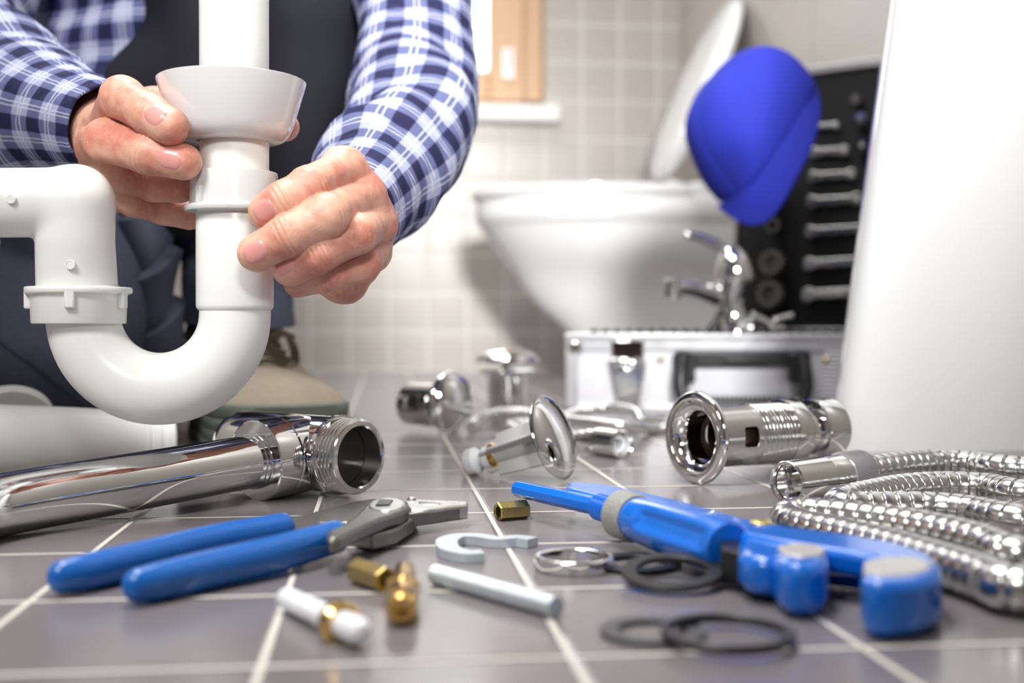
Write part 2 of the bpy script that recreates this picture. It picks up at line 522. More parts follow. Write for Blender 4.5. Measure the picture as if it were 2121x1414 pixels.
def surface_nets(fn, lo, hi, h, B=14):
    """fn: (N,3)->(N,) signed distance. Blocks far from the surface are skipped."""
    lo = np.asarray(lo, float); hi = np.asarray(hi, float)
    n = np.ceil((hi - lo) / h / B).astype(int) * B + 1
    val = np.full(n, 1.0, np.float32)
    nb = (n - 1) // B
    bi = np.stack(np.meshgrid(*[np.arange(k) for k in nb], indexing='ij'), -1).reshape(-1, 3)
    cen = (lo + (bi * B + B / 2) * h).astype(np.float32)
    dc = fn(cen)
    rad = B * h * 0.87 * 1.25 + 0.003
    loc = np.stack(np.meshgrid(*[np.arange(B + 1)] * 3, indexing='ij'), -1).reshape(-1, 3)
    for b, d in zip(bi, dc):
        x, y, z = b * B
        if abs(d) > rad:
            val[x:x + B + 1, y:y + B + 1, z:z + B + 1] = math.copysign(1, d) if d < 0 else 1.0
            continue
    for b, d in zip(bi, dc):
        if abs(d) > rad:
            continue
        x, y, z = b * B
        p = (lo + (loc + b * B) * h).astype(np.float32)
        val[x:x + B + 1, y:y + B + 1, z:z + B + 1] = fn(p).reshape(B + 1, B + 1, B + 1)
    S = val < 0
    c = [S[i:n[0] - 1 + i, j:n[1] - 1 + j, k:n[2] - 1 + k] for i in (0, 1) for j in (0, 1) for k in (0, 1)]
    cnt = sum(x.astype(np.int8) for x in c)
    act = np.argwhere((cnt > 0) & (cnt < 8))
    idx = np.full([m - 1 for m in n], -1, np.int64)
    idx[act[:, 0], act[:, 1], act[:, 2]] = np.arange(len(act))
    acc = np.zeros((len(act), 3)); num = np.zeros(len(act))
    corners = [(i, j, k) for i in (0, 1) for j in (0, 1) for k in (0, 1)]
    cv = {q: val[act[:, 0] + q[0], act[:, 1] + q[1], act[:, 2] + q[2]] for q in corners}
    for q in corners:
        for ax in range(3):
            if q[ax] == 0:
                r = list(q); r[ax] = 1; r = tuple(r)
                v0, v1 = cv[q], cv[r]
                m = (v0 < 0) != (v1 < 0)
                t = np.where(m, v0 / np.where(np.abs(v0 - v1) < 1e-9, 1e-9, v0 - v1), 0)
                pos = np.tile(np.array(q, float), (len(act), 1)); pos[:, ax] += t
                acc += pos * m[:, None]; num += m
    V = lo + (act + acc / num[:, None]) * h
    F = []
    for ax in range(3):
        o1, o2 = [a for a in range(3) if a != ax]
        sl0 = [slice(None)] * 3; sl1 = [slice(None)] * 3
        sl0[ax] = slice(0, n[ax] - 1); sl1[ax] = slice(1, n[ax])
        E = np.argwhere(S[tuple(sl0)] != S[tuple(sl1)])
        E = E[(E[:, o1] > 0) & (E[:, o2] > 0) & (E[:, o1] < n[o1] - 1) & (E[:, o2] < n[o2] - 1)]
        def g_(d1, d2):
            e = E.copy(); e[:, o1] += d1; e[:, o2] += d2
            return idx[e[:, 0], e[:, 1], e[:, 2]]
        F.append(np.stack([g_(-1, -1), g_(0, -1), g_(0, 0), g_(-1, 0)], 1))
    F = np.concatenate(F)
    F = F[(F >= 0).all(1)]
    return V, F.tolist()
# ------------------------------------------------------------------ the room
YW, XW, XL, YF, HC = 2.87, 0.744, -1.7, -1.4, 2.4

def struct(name, g, mat, **kw):
    return props(mk(name, g, mat, **kw), kind='structure')

struct('floor', abox(G(), XL - .1, XW + .1, YF - .1, YW + .1, -0.05, 0.0), 'floor')
struct('ceiling', abox(G(), XL - .1, XW + .1, YF - .1, YW + .1, HC, HC + .05), 'ceil')
WX0 = on_y(560, 200, YW)[0]; WX1 = on_y(1130, 200, YW)[0]
WZ0 = on_y(1000, 219, YW)[2]; WZ1 = 1.55
g = G()
abox(g, XL - .1, WX0, YW, YW + .14, 0, HC)
abox(g, WX1, XW + .1, YW, YW + .14, 0, HC)
abox(g, WX0, WX1, YW, YW + .14, 0, WZ0)
abox(g, WX0, WX1, YW, YW + .14, WZ1, HC)
struct('wall_back', g, 'wall')
struct('wall_right', abox(G(), XW, XW + .1, YF, YW, 0, HC), 'wall_side')
struct('wall_left', abox(G(), XL - .1, XL, YF, YW, 0, HC), 'wall_side')
struct('wall_front', abox(G(), XL - .1, XW + .1, YF - .1, YF, 0, HC), 'wall_plain')
g = G()
abox(g, -0.75, 0.15, YF, YF + .03, 0, 2.02)
abox(g, -0.68, -0.32, YF + .03, YF + .035, .15, .9); abox(g, -0.26, 0.08, YF + .03, YF + .035, .15, .9)
abox(g, -0.68, -0.32, YF + .03, YF + .035, 1.05, 1.9); abox(g, -0.26, 0.08, YF + .03, YF + .035, 1.05, 1.9)
reflection_door = struct('reflection_door_1', g, 'wood_dark')  # added unseen behind the camera, for dark brown reflections in the chrome
mk('reflection_door_handle', lathe(G(), (0.07, YF + .03, 1.0), (0, 1, 0), [(0, 0), (.012, 0), (.012, .03), (.025, .035), (.028, .05), (.02, .062), (0, .065)]), 'chrome_soft', reflection_door)

# window: frame, sash, hinge, pane, sill
yf = YW + .065
win = struct('window_1', (lambda g: [abox(g, WX0, WX0 + .055, yf, yf + .07, WZ0, WZ1), abox(g, WX1 - .055, WX1, yf, yf + .07, WZ0, WZ1),
      abox(g, WX0, WX1, yf, yf + .07, WZ0, WZ0 + .03), abox(g, WX0, WX1, yf, yf + .07, WZ1 - .055, WZ1), g][-1])(G()), 'wood', bevel=.004)
g = G()
sx0, sx1, sz0, sz1, sw = WX0 + .045, WX1 - .048, WZ0 + .02, WZ1 - .045, .088
abox(g, sx0, sx0 + sw, yf - .02, yf + .035, sz0, sz1); abox(g, sx1 - sw, sx1, yf - .02, yf + .035, sz0, sz1)
abox(g, sx0 + sw, sx1 - sw, yf - .02, yf + .035, sz0, sz0 + sw - .01); abox(g, sx0 + sw, sx1 - sw, yf - .02, yf + .035, sz1 - sw, sz1)
sash = mk('window_sash', g, 'wood', win, bevel=.006)
gm = NT('window_glass')
gm.b.inputs['Transmission Weight'].default_value = 1.0; gm.b.inputs['Roughness'].default_value = 0.0
gm.b.inputs['IOR'].default_value = 1.02
M['glass'] = gm.m
mk('window_pane', abox(G(), sx0 + sw - .005, sx1 - sw + .005, yf + .006, yf + .010, sz0 + .05, sz1 - .06), 'glass', win)
p = on_y(1052, 132, yf - .02)
g = G(); abox(g, p[0] - .013, p[0] + .013, yf - .027, yf - .019, p[2] - .036, p[2] + .036)
lathe(g, (p[0], yf - .027, p[2] - .03), Z3, [(.007, 0), (.007, .06)], 20)
mk('window_hinge', g, 'alu', win, bevel=.001)
X1 = on_y(1160, 235, YW - .03)[0]
struct('trim_1', abox(G(), WX0 - .06, X1, YW - .035, YW + .075, on_y(1000, 250, YW - .03)[2], WZ0 + .001), 'sill', bevel=.006)

# ------------------------------------------------------------------ toilet against the right wall
TY = 2.42
toi = thing('toilet', 'white ceramic toilet with its lid raised, standing against the right wall', 'toilet', (0.5, TY, 0))
def d_ring(h, xt, w, xb=XW - .012, n=40, pw=1.0, nose=.27):
    xm = min(xt + nose, xb - .05)
    a = np.linspace(-PI / 2, PI / 2, n)
    P = [(xm - (xm - xt) * abs(math.cos(t)) ** pw, TY + w * math.sin(t), h) for t in a]
    P += [(xm + (xb - xm) * s, TY + w, h) for s in np.linspace(0, 1, 8)[1:]]
    P += [(xb, TY + w * s, h) for s in np.linspace(1, -1, 8)[1:-1]]
    P += [(xb - (xb - xm) * s, TY - w, h) for s in np.linspace(0, 1, 8)[:-1]]
    return P
def tx(px, py):
    return on_y(px, py, TY)
prof = [(985, 442, .180), (988, 462, .184), (996, 478, .184), (1003, 488, .180)]
rings = []
hs = [(.0, .44, .100), (.04, .425, .100), (.07, .408, .101), (.094, .393, .102), (.125, .356, .104), (.156, .322, .108), (.19, .295, .116),
      (.2275, .2715, .140), (.25, .252, .158), (.28, .230, .170), (.305, .211, .175), (.318, .203, .177), (.322, .1985, .183), (.34, .196, .185), (.362, .196, .184), (.368, .199, .180)]
for h, xt, w in hs:
    rings.append(d_ring(h, xt, w))
rings.append(d_ring(.368, .235, .145)); rings.append(d_ring(.33, .26, .12, xb=.62)); rings.append(d_ring(.20, .36, .06, xb=.52, nose=.1))
mk('bowl', loft(G(), rings), 'ceramic', toi, sharp=50)
seat = G()
so = [d_ring(.369, .192, .187, xb=.60), d_ring(.374, .188, .190, xb=.605), d_ring(.386, .190, .189, xb=.605), d_ring(.390, .197, .183, xb=.60),
      d_ring(.390, .262, .125, xb=.53), d_ring(.372, .262, .125, xb=.53)]
loft(seat, so, False, False)
n = len(so[0]); seat.f += [(j, (j + 1) % n, 5 * n + (j + 1) % n, 5 * n + j) for j in range(n)]
mk('seat', seat, 'ceramic', toi, sharp=50)
# raised lid: domed D-shaped shell leaning back to the wall
lid = G()
hx, hz = .588, .392
ld = unit((.155, 0, .385)); ln = unit(np.cross(ld, Y3))      # along the lid, outward normal
rr = []
for off, sc in ((0, .96), (.003, .985), (.012, 1.0), (.018, .985), (.026, .9), (.031, .6), (.033, .2)):
    R = []
    for t in np.linspace(0, 2 * PI, 56, endpoint=False):
        u = .205 + .205 * sc * math.cos(t) * (1.0 if math.cos(t) > 0 else .97)
        w = .182 * sc * (abs(math.sin(t)) ** .8) * (1 if math.sin(t) > 0 else -1)
        R.append(np.array([hx, TY, hz]) + ld * (u + .02) + Y3 * w + ln * off)
    rr.append(R)
loft(lid, rr)
mk('lid', lid, 'ceramic', toi, sharp=50)
for s in (-1, 1):
    mk('lid_hinge', lathe(G(), (.592, TY + s * .07, .393), (0, 1, 0), [(.012, -.02), (.014, -.018), (.014, .018), (.012, .02)], 24), 'ceramic', toi)
# cistern ledge block behind the seat
g = G(); abox(g, .61, XW - .012, TY - .17, TY + .17, .367, .395)
mk('cistern_ledge', g, 'ceramic', toi, bevel=.008)

# ------------------------------------------------------------------ white washbasin pedestal, right foreground
pb = at(1730, 935, 1.02); x0 = fl(1727, 933, 0)[0] - .016
ped = G(); rr = []
pyc = fl(1900, 936, 0)[1] + .10
for h, xa in ((0, 0), (.002, -.001), (.05, .004), (.15, .017), (.25, .031), (.35, .045), (.5, .066), (.62, .082), (.66, .06), (.69, .01), (.70, 0.0)):
    xl = x0 + xa; xr = .610
    cx, a = (xl + xr) / 2, (xr - xl) / 2; b = .10 + (.03 if h > .65 else 0)
    R = []
    for t in np.linspace(0, 2 * PI, 96, endpoint=False):
        c, s = math.cos(t), math.sin(t)
        yy = b * abs(s) ** .5 * np.sign(s)
        R.append((cx + a * abs(c) ** .5 * np.sign(c) + (yy + b) * .50, pyc + yy, h))
    rr.append(R)
loft(ped, rr)
o = mk('basin_pedestal', ped, 'pedestal', loc=((x0 + XW) / 2, pyc, 0), sharp=60)
props(o, 'tall smooth white ceramic pedestal widening towards the floor, right foreground', 'pedestal')

# ------------------------------------------------------------------ aluminium tool case
CF = at(1170, 690, 1.45)                       # front upper left corner
phi = math.radians(6)
cu = unit(RIGHT * math.cos(phi) - _fh * math.sin(phi)); cu[2] = 0; cu = unit(cu)
cn = np.array([-cu[1], cu[0], 0])               # away from the camera
CW, CD, CH = .44, .31, CF[2]
O = np.array([CF[0], CF[1], 0.0])
def cs(u, d, h): return O + cu * u + cn * d + Z3 * h
case = thing('tool_case', 'open silver aluminium tool case with black handle, lid raised, in front of the toilet', 'tool case', cs(CW / 2, CD / 2, 0))
def cbox(g, u0, u1, d0, d1, h0, h1):
    return box(g, cs((u0 + u1) / 2, (d0 + d1) / 2, (h0 + h1) / 2), cu, cn, Z3, u1 - u0, d1 - d0, h1 - h0)
g = G(); t = .008
cbox(g, 0.004, CW - .004, .003, t, .004, CH - .003); cbox(g, 0.004, CW - .004, CD - t, CD - .003, .004, CH - .003)
cbox(g, 0.004, t, t, CD - t, .004, CH - .003); cbox(g, CW - t, CW - .004, t, CD - t, .004, CH - .003)
cbox(g, 0.004, CW - .004, .003, CD - .003, .002, .010)
M['alu_rib'] = plain('white_ribbed_panel', (0.66, 0.665, 0.70, 1), 0.35, 0.35, noise_scale=60, noise_amt=0.03)
mk('shell', g, 'alu_rib', case)
g = G()
for u0, u1 in ((.315, CW - .022),):
    for k in range(13):
        h = .012 + k * .0052
        cbox(g, u0, u1, -.0006, .004, h, h + .0036)
mk('ribbed_panel', g, 'alu_rib', case, bevel=.0006)
g = G()
cbox(g, 0, CW, 0, .012, CH - .0225, CH - .001); cbox(g, 0, CW, CD - .012, CD, CH - .0225, CH - .001)
cbox(g, 0, .012, .012, CD - .012, CH - .0225, CH - .001); cbox(g, CW - .012, CW, .012, CD - .012, CH - .0225, CH - .001)
cbox(g, -.001, CW + .001, -.0035, .009, CH - .0075, CH)
for u in (0, CW - .016):
    cbox(g, u, u + .016, -.001, .010, 0, CH - .02)
cbox(g, 0, CW, -.001, .010, 0, .012)
mk('frame', g, 'alu', case, bevel=.0025)
for u, w in ((.0, 1), (CW - .02, -1)):
    g = G(); cbox(g, u + .004, u + .022, -.004, .006, CH - .026, CH - .009)
    mk('corner_guard', g, 'chrome_soft', case, bevel=.004)
g = G(); cbox(g, .010, CW - .010, .010, CD - .010, CH - .02, CH - .004)
for k in range(26):
    lathe(g, cs(.035 + k * .0145, .05, CH - .006), Z3, [(.0058, 0), (.0058, .009), (.004, .0110), (0, .0115)], 10)
mk('foam_tray', g, 'foam', case)
def latch(u):
    lt = mk('latch', (lambda g: [cbox(g, u - .020, u + .020, -.006, .0, CH - .055, CH - .008), g][-1])(G()), 'chrome', case, bevel=.002)
    g = G()
    prism(g, [(-.022, 0), (.022, 0), (.014, -.05), (-.012, -.05)], 0, .004, origin=cs(u, -.006, CH - .04), ax=cu, ay=Z3, az=-cn)
    mk('latch_lever', g, 'chrome_soft', lt, bevel=.0015)
    g = G(); lathe(g, cs(u - .022, -.008, CH - .036), cu, [(.0045, 0), (.006, .003), (.006, .041), (.0045, .044)], 20)
    tube(g, [cs(u - .012, -.013, CH - .03), cs(u, -.016, CH - .045), cs(u + .012, -.013, CH - .03)], .002, 10, 14)
    mk('latch_bail', g, 'chrome', lt)
latch(.078); latch(CW - .078)
for u in (.118, .318, .342):
    mk('rivet', lathe(G(), cs(u, .002, CH - .032), -cn, [(.0035, 0), (.0035, .003), (.002, .0045), (0, .005)], 14), 'brass_old', case)
hd = mk('handle', tube(G(), [cs(.146, -.012, CH - .025), cs(.142, -.022, CH - .05), cs(.143, -.026, .030), cs(.157, -.028, .0150), cs(.216, -.028, .0140),
          cs(.275, -.028, .0150), cs(.289, -.026, .030), cs(.290, -.022, CH - .05), cs(.286, -.012, CH - .025)], .0085, 20, 80), 'black_plastic', case)
g = G()
for k in range(17):
    lathe(g, cs(.172 + k * .0055, -.028, .0142), cu, [(.0085, -.0019), (.0112, -.0016), (.0112, .0016), (.0085, .0019)], 24)
mk('handle_grip', g, 'rubber', hd)
g = G(); cbox(g, .134, .160, -.014, .0, CH - .060, CH - .023); cbox(g, .272, .298, -.014, .0, CH - .060, CH - .023); cbox(g, .158, .274, -.007, .0, CH - .041, CH - .023)
cbox(g, .195, .245, -.011, -.006, CH - .037, CH - .030)
mk('handle_mount', g, 'black_plastic', case, bevel=.003)

# raised lid of the case, lined with black and leaning open
L0 = at(1512, 684, 1.735)
psi = math.radians(36)
lu = unit(_fh * -math.sin(psi) + np.array([RIGHT[0], RIGHT[1], 0]) * math.cos(psi)); lu[2] = 0; lu = unit(lu)
lnn = np.array([-lu[1], lu[0], 0])
lv = unit(Z3 + lnn * .10)
ln2 = unit(np.cross(lu, lv))                   # away from the camera side
if np.dot(ln2, lnn) < 0: ln2 = -ln2
LH, LW = .385, .30
def lpt(px, py, off=0.0):
    r = ray(px, py); o = L0 - EYE - ln2 * off
    return EYE + r * (np.dot(o, ln2) / np.dot(r, ln2))
def lxy(u, v, d): return L0 + lu * u + lv * v + ln2 * d
g = G()
box(g, lxy(LW / 2, LH / 2, .030), lu, lv, ln2, LW, LH, .004)
box(g, lxy(.002, LH / 2, .014), lu, lv, ln2, .004, LH, .034); box(g, lxy(LW - .002, LH / 2, .014), lu, lv, ln2, .004, LH, .034)
box(g, lxy(LW / 2, LH - .006, .014), lu, lv, ln2, LW + .004, .012, .036); box(g, lxy(LW / 2, .002, .014), lu, lv, ln2, LW, .004, .034)
lidc = mk('lid', g, 'alu', case, bevel=.001)
g = G(); box(g, lxy(LW / 2, (LH - .014) / 2, .013), lu, lv, ln2, LW - .010, LH - .016, .026)
mk('lid_lining', g, 'foam', lidc)
# spanners and sockets clipped into the lid
sg = 'spanners clipped in a column in the case lid'
rows = [(262, 1686, 1738, 12), (316, 1679, 1757, 18), (366, 1676, 1772, 18), (418, 1672, 1784, 20), (480, 1669, 1800, 20), (547, 1666, 1806, 22), (611, 1662, 1810, 24)]
ordn = ['smallest spanner, topmost', 'second spanner from the top', 'third spanner from the top', 'fourth spanner from the top', 'fifth spanner from the top', 'second lowest spanner', 'longest spanner, lowest']
for (y, xa, xb, hh), od in zip(rows, ordn):
    a = lpt(xa, y, .006); b = lpt(xb, y - (xb - xa) * .06, .006)
    z = np.dot(a - EYE, FWD); w = hh * z / FPX
    d = unit(b - a); L = np.linalg.norm(b - a)
    a2 = unit(np.cross(ln2, d))
    out = [(0, -w * .5), (w * .6, -w * .62), (w * 1.1, -w * .38), (L - w * 1.1, -w * .38), (L - w * .6, -w * .62), (L, -w * .5), (L, -w * .12), (L - w * .5, 0), (L, w * .12),
           (L, w * .5), (L - w * .6, w * .62), (L - w * 1.1, w * .38), (w * 1.1, w * .38), (w * .6, w * .62), (0, w * .5)]
    g = prism(G(), out, -.003, .003, origin=a, ax=d, ay=a2, az=ln2)
    o = mk('spanner', g, 'steel_bright', loc=a, bevel=.001)
    props(o, 'steel %s of the column clipped in the black case lid' % od, 'spanner', sg)
socks = [(1612, 330, 13), (1612, 376, 14), (1611, 422, 15), (1611, 470, 16), (1608, 547, 27), (1604, 612, 29)]
on = ['topmost small', 'second small', 'third small', 'fourth small', 'larger upper', 'largest, lowest']
for (x, y, r), od in zip(socks, on):
    c = lpt(x, y, 0.0); z = np.dot(c - EYE, FWD); R = r * z / FPX
    g = lathe(G(), c, -ln2, [(R, 0), (R, .018), (R * .93, .02), (R * .62, .02), (R * .58, .008), (0, .008)], 28)
    o = mk('socket', g, 'steel', loc=c)
    props(o, 'dark steel ring-shaped socket, %s of the left column in the case lid' % od, 'socket', 'sockets in the left column of the case lid')
for (x, y, r), od in zip([(1780, 212, 11), (1790, 252, 14), (1797, 306, 17)], ['small topmost', 'middle', 'largest lowest']):
    c = lpt(x, y, 0.0); z = np.dot(c - EYE, FWD); R = r * z / FPX
    g = lathe(G(), c, -ln2, [(R, 0), (R, .016), (R * .9, .018), (R * .55, .018), (R * .5, .008), (0, .008)], 24)
    o = mk('socket', g, 'chrome_soft', loc=c)
    props(o, 'chrome socket, %s one of three at the upper right of the case lid' % od, 'socket', 'chrome sockets at the upper right of the case lid')

# ------------------------------------------------------------------ chrome mixer tap standing in the case
tb = at(1505, 688, 1.53); ft = tb[2]; FT = 1.53
def fp(px, py, dz=0): return at(px, py, FT + dz)
tap = thing('mixer_tap', 'chrome single-lever basin mixer tap standing on the open tool case', 'tap', tb)
g = G(); tube(g, [fp(1526, 690), fp(1524, 680), fp(1518, 655), fp(1512, 630), fp(1516, 600), fp(1524, 570)], [.030, .026, .020, .019, .021, .024], 32, 40)
mk('body', g, 'chrome', tap)
g = G(); tube(g, [fp(1520, 622), fp(1490, 612), fp(1450, 600, -.01), fp(1415, 594, -.02), fp(1393, 594, -.025)], [.020, .016, .0125, .0105, .0095], 28, 40, flat=.9)
sp = mk('spout', g, 'chrome', tap)
mk('aerator', lathe(G(), fp(1393, 578, -.025), -Z3, [(0, -.002), (.009, -.001), (.0115, .001), (.0115, .022), (.0105, .025), (.006, .025), (0, .02)], 28), 'chrome_soft', sp)
g = G(); lathe(g, fp(1524, 580), unit(UP - RIGHT * .10), [(0, -.005), (.024, -.003), (.0255, 0), (.025, .012), (.022, .026), (.015, .036), (.006, .041), (0, .042)], 36)
cart = mk('cartridge_dome', g, 'chrome', tap)
g = G(); tube(g, [fp(1522, 530), fp(1500, 515), fp(1470, 500, -.008), fp(1442, 490, -.015), fp(1424, 486, -.02)], [.013, .009, .0065, .006, .0055], 24, 40, round_ends=True)
mk('lever', g, 'chrome', tap)
g = G(); tube(g, [fp(1500, 640), fp(1485, 665), fp(1472, 684)], [.006, .0055, .006], 16, 16)
mk('pop_up_rod', g, 'black_plastic', tap)
for a, b, r, lb in (((1556, 655), (1598, 676), .0075, 'short bright chrome tube lying beside the tap foot, upper of the loose pieces'),
                    ((1560, 684), (1540, 680), .006, 'small chrome pipe nut at the tap foot, left of the bright tube'),
                    ((1590, 684), (1622, 680), .006, 'chrome threaded stub right of the bright tube on the case'),
                    ((1604, 664), (1642, 654), .005, 'thin grey metal pin behind the bright chrome tube on the case')):
    A = fp(*a, -.02); B = fp(*b, -.015)
    A[2] = max(A[2], CH - .002 + r) if a[1] > 660 else A[2]
    B[2] = max(B[2], CH - .002 + r) if b[1] > 660 else B[2]
    L = np.linalg.norm(B - A)
    g = lathe(G(), A, B - A, [(r * .6, .002), (r * .6, 0), (r, .0005), (r, L - .001), (r * .6, L), (r * .6, L - .003), (0, L - .003)], 24)
    props(mk('chrome_fitting', g, 'chrome', loc=A), lb, 'fitting', 'loose chrome pieces on the tool case')

# ------------------------------------------------------------------ blue cap hung on the lid corner
CZ = 1.545
capo = thing('baseball_cap', 'bright blue cotton baseball cap hung on the corner of the case lid', 'cap', at(1585, 305, CZ))
s0 = at(1662, 150, CZ); s1 = at(1462, 386, CZ)
e1 = unit(s1 - s0); Wd = np.linalg.norm(s1 - s0)
vz = unit(at(1585, 305, CZ) - EYE)
e2 = unit(np.cross(vz, e1)); e2 = e2 if np.dot(e2, UP) > 0 else -e2
e2 = unit(e2 - vz * .25 - e1 * 0.0); e3 = unit(np.cross(e1, e2)); e3 = e3 if np.dot(e3, vz) > 0 else -e3
cc = (s0 + s1) / 2
g = G(); rr = []
NS = 96
for k, ph in enumerate(np.linspace(0, PI / 2 * .995, 34)):
    R = []
    for t in np.linspace(0, 2 * PI, NS, endpoint=False):
        c, s = math.cos(t), math.sin(t)
        q = max(math.cos(ph), 0) ** .66; hq = math.sin(ph) ** 1.0
        a = .099 * q * (1 + .03 * hq); b = .080 * q
        x = a * abs(c) ** .9 * np.sign(c); y = b * abs(s) ** .9 * np.sign(s); hgt = .108 * hq
        seam = .0012 * sum(math.exp(-((t - m * PI / 3 - .52 + PI) % (2 * PI) - PI) ** 2 / .0016) for m in range(6)) * (ph < 1.4)
        dent = .010 * math.exp(-((x + .035) ** 2 + (hgt - .10) ** 2) / .0012) - .008 * math.exp(-((x - .05) ** 2 + (hgt - .045) ** 2) / .0010) * (s < 0)
        wr = .0022 * math.sin(t * 5 + ph * 4) * math.sin(ph * 3 + 1)
        n_ = np.array([c, s])
        x -= (seam - wr + dent * .4) * c; y -= (seam - wr + dent) * s
        # the crown sags toward the floor side
        R.append(cc + e1 * (x + .018 * hq * (-1)) + e3 * y + e2 * (hgt - .02 - .012 * c * (1 - hq)))
    rr.append(R)
loft(g, rr, cap0=False)
mk('crown', g, 'cap_blue', capo, solid=.0025, sharp=80)
mk('crown_button', lathe(G(), rr[-1][0] - e2 * .002, e2, [(.008, 0), (.008, .002), (.005, .004), (0, .005)], 20), 'cap_blue', capo)
g = G(); R0 = []
nu, nv = 41, 14
out_dir = unit(-e2 - vz * .45 + e1 * .22)
for j in range(nv):
    v = j / (nv - 1); row = []
    for i in range(nu):
        u = -1 + 2 * i / (nu - 1)
        ang = .27 + u * 1.15
        sn_, cn_ = math.sin(ang), math.cos(ang)
        bx = .0985 * abs(sn_) ** .9 * np.sign(sn_); by = -.0800 * abs(cn_) ** .9       # along the camera side of the crown
        L = .042 * (1 - abs(u) ** 4) * v * (1 + .5 * u)
        P = cc + e1 * (bx * (1 + .12 * v)) + e3 * (by * (1.0)) + e2 * (-.019 - .012 * bx / .1) 
        P = P + out_dir * L - e3 * (L * .28) + e3 * (.018 * u * u * v) 
        row.append(P)
    R0.append(row)
loft(g, R0, False, False, closed=False)
mk('brim', g, 'cap_blue', capo, solid=.004, sharp=80)
# ================================================================== things in the foreground
# ------------------------------------------------------------------ white sink trap held by the person
ZT = 0.676
def tp(px, py, z=ZT): return at(px, py, z)
def m_(px, z=ZT): return px * z / FPX
AX = tp(487, 0)[:2]                                   # plan position of the down pipe
def ax_pt(py, px=487, z=ZT):
    p = at(px, py, z); return p
trap = thing('sink_trap', 'white plastic sink trap with U-bend, held upright in both hands', 'drain trap', tp(487, 875))
def vlathe(px, z, prof, **kw):
    """prof in (radius m, pixel row)"""
    base = at(px, 700, z)
    pr = [(r, at(px, y, z)[2] - base[2]) for r, y in prof]
    return lathe(kw.pop('g', G()), base, Z3, pr, **kw)
mk('down_pipe', vlathe(487, ZT, [(.0165, -160), (.0200, -160), (.0197, 40), (.0196, 362), (.0165, 362)], seg=64), 'plastic', trap)
mk('wall_collar', vlathe(482, ZT, [(.0395, 170), (.0420, 170), (.0424, 171), (.0422, 176), (.0350, 262), (.0338, 272), (.0322, 282), (.0300, 290), (.0270, 295), (.0205, 297), (.0200, 294), (.0200, 290),
                                    (.0262, 288), (.0300, 281), (.0328, 262), (.0400, 176), (.0395, 170)], seg=96), 'plastic_gloss', trap, sharp=50)
nt = mk('slip_nut', vlathe(486, ZT, [(.0200, 358), (.0236, 358), (.0246, 359), (.0249, 363), (.0252, 420), (.0254, 425), (.0276, 428), (.0282, 431), (.0282, 436), (.0276, 440), (.0240, 442), (.0222, 444)], seg=72), 'plastic_gloss', trap, sharp=45)
def lug(cx, z, r, ang, y0, y1, w=.0045, dp=.0045):
    c = at(cx, (y0 + y1) / 2, z); hh = (at(cx, y0, z) - at(cx, y1, z))[2]
    v = c - EYE; v[2] = 0; v = unit(v); rt = np.array([v[1], -v[0], 0])
    d = unit(rt * math.sin(ang) - v * math.cos(ang)); sd = np.cross(Z3, d)
    return box(G(), c + d * r, sd, d, Z3, w, dp, hh)
for a in (-.80, 1.7, 2.9, 4.1):
    mk('grip_lug', lug(486, ZT, .0262, a, 392, 430), 'plastic_gloss', nt, bevel=.001)
# body tube + U bend + left leg in one moulding
zl = .664
R_, r_ = m_(158), .0200
g = vlathe(487, ZT, [(.0180, 440), (.0216, 440), (.0219, 444), (.0220, 632), (.0217, 638), (.0203, 643), (.0195, 643)], seg=72)
mk('inlet_socket', g, 'plastic', trap, sharp=45)
path = []; cx, cy = 330, 652
for a in np.linspace(0, PI, 40):
    px = cx + 157 * math.cos(a); py = cy + 153 * math.sin(a)
    z = ZT + (zl - ZT) * (1 - math.cos(a)) / 2
    path.append(at(px, py, z))
path = [at(487, 632, ZT), at(487, 642, ZT)] + path + [at(173, 630, zl)]
g = tube(G(), path, [.0203] * 2 + [.0203 + .0004 * math.sin(PI * i / 39) for i in range(40)] + [.0203], 64, raw=True)
mk('u_bend', g, 'plastic', trap)
g = vlathe(164, zl, [(.0205, 670), (.0252, 670), (.0257, 667), (.0262, 614), (.0266, 610), (.0288, 607), (.0291, 604), (.0291, 597), (.0286, 595), (.0225, 594), (.0215, 590)], seg=72)
nut2 = mk('slip_nut', g, 'plastic', trap, sharp=45)
for a in (-.18, 1.0, 2.2, 3.4, 4.6):
    mk('grip_lug', lug(164, zl, .0270, a, 600, 640, .0055), 'plastic', nut2, bevel=.001)
# elbow: vertical leg then to the left, with a mitred round outer corner
ze = .655

eb, ec, el, em = at(161, 612, zl), at(158, 419, .656), at(-260, 422, .640), at(156, 500, .658)
def elbow_f(P):
    P = np.asarray(P, np.float32)
    v = np.minimum(seg_d(P, eb, em, .0222, .0214), seg_d(P, em, ec, .0214, .0210))
    cut = (P - eb.astype(np.float32)) @ (-Z3).astype(np.float32)          # flat lower end
    v = np.maximum(v, cut)
    hh = seg_d(P, ec, el, .0195, .0188)
    return smin(v, hh, .004)
ee = np.array([eb, ec, el])
g = G(); g.add(*surface_nets(elbow_f, ee.min(0) - .03, ee.max(0) + .03, .0013))
mk('elbow', g, 'plastic', trap, sharp=60)
g = G()
tube(g, [at(-14, 486, .648), at(-12, 505, .648), at(-16, 522, .648), at(-13, 545, .648)], [.006, .0055, .0042, .0045], 16, 20, flat=.5)
mk('clip_hook', g, 'plastic', trap)
g = G(); 
for (px, py, z) in ((146, 548, .658 - .0214), (23, 412, .649 - .0193)):
    mk('mould_mark', lathe(G(), at(px, py, z + .0018), -FWD, [(.0026, -.001), (.0026, .0004), (.0022, .0006), (.0019, .0003), (0, .0003)], 20), 'plastic', trap)

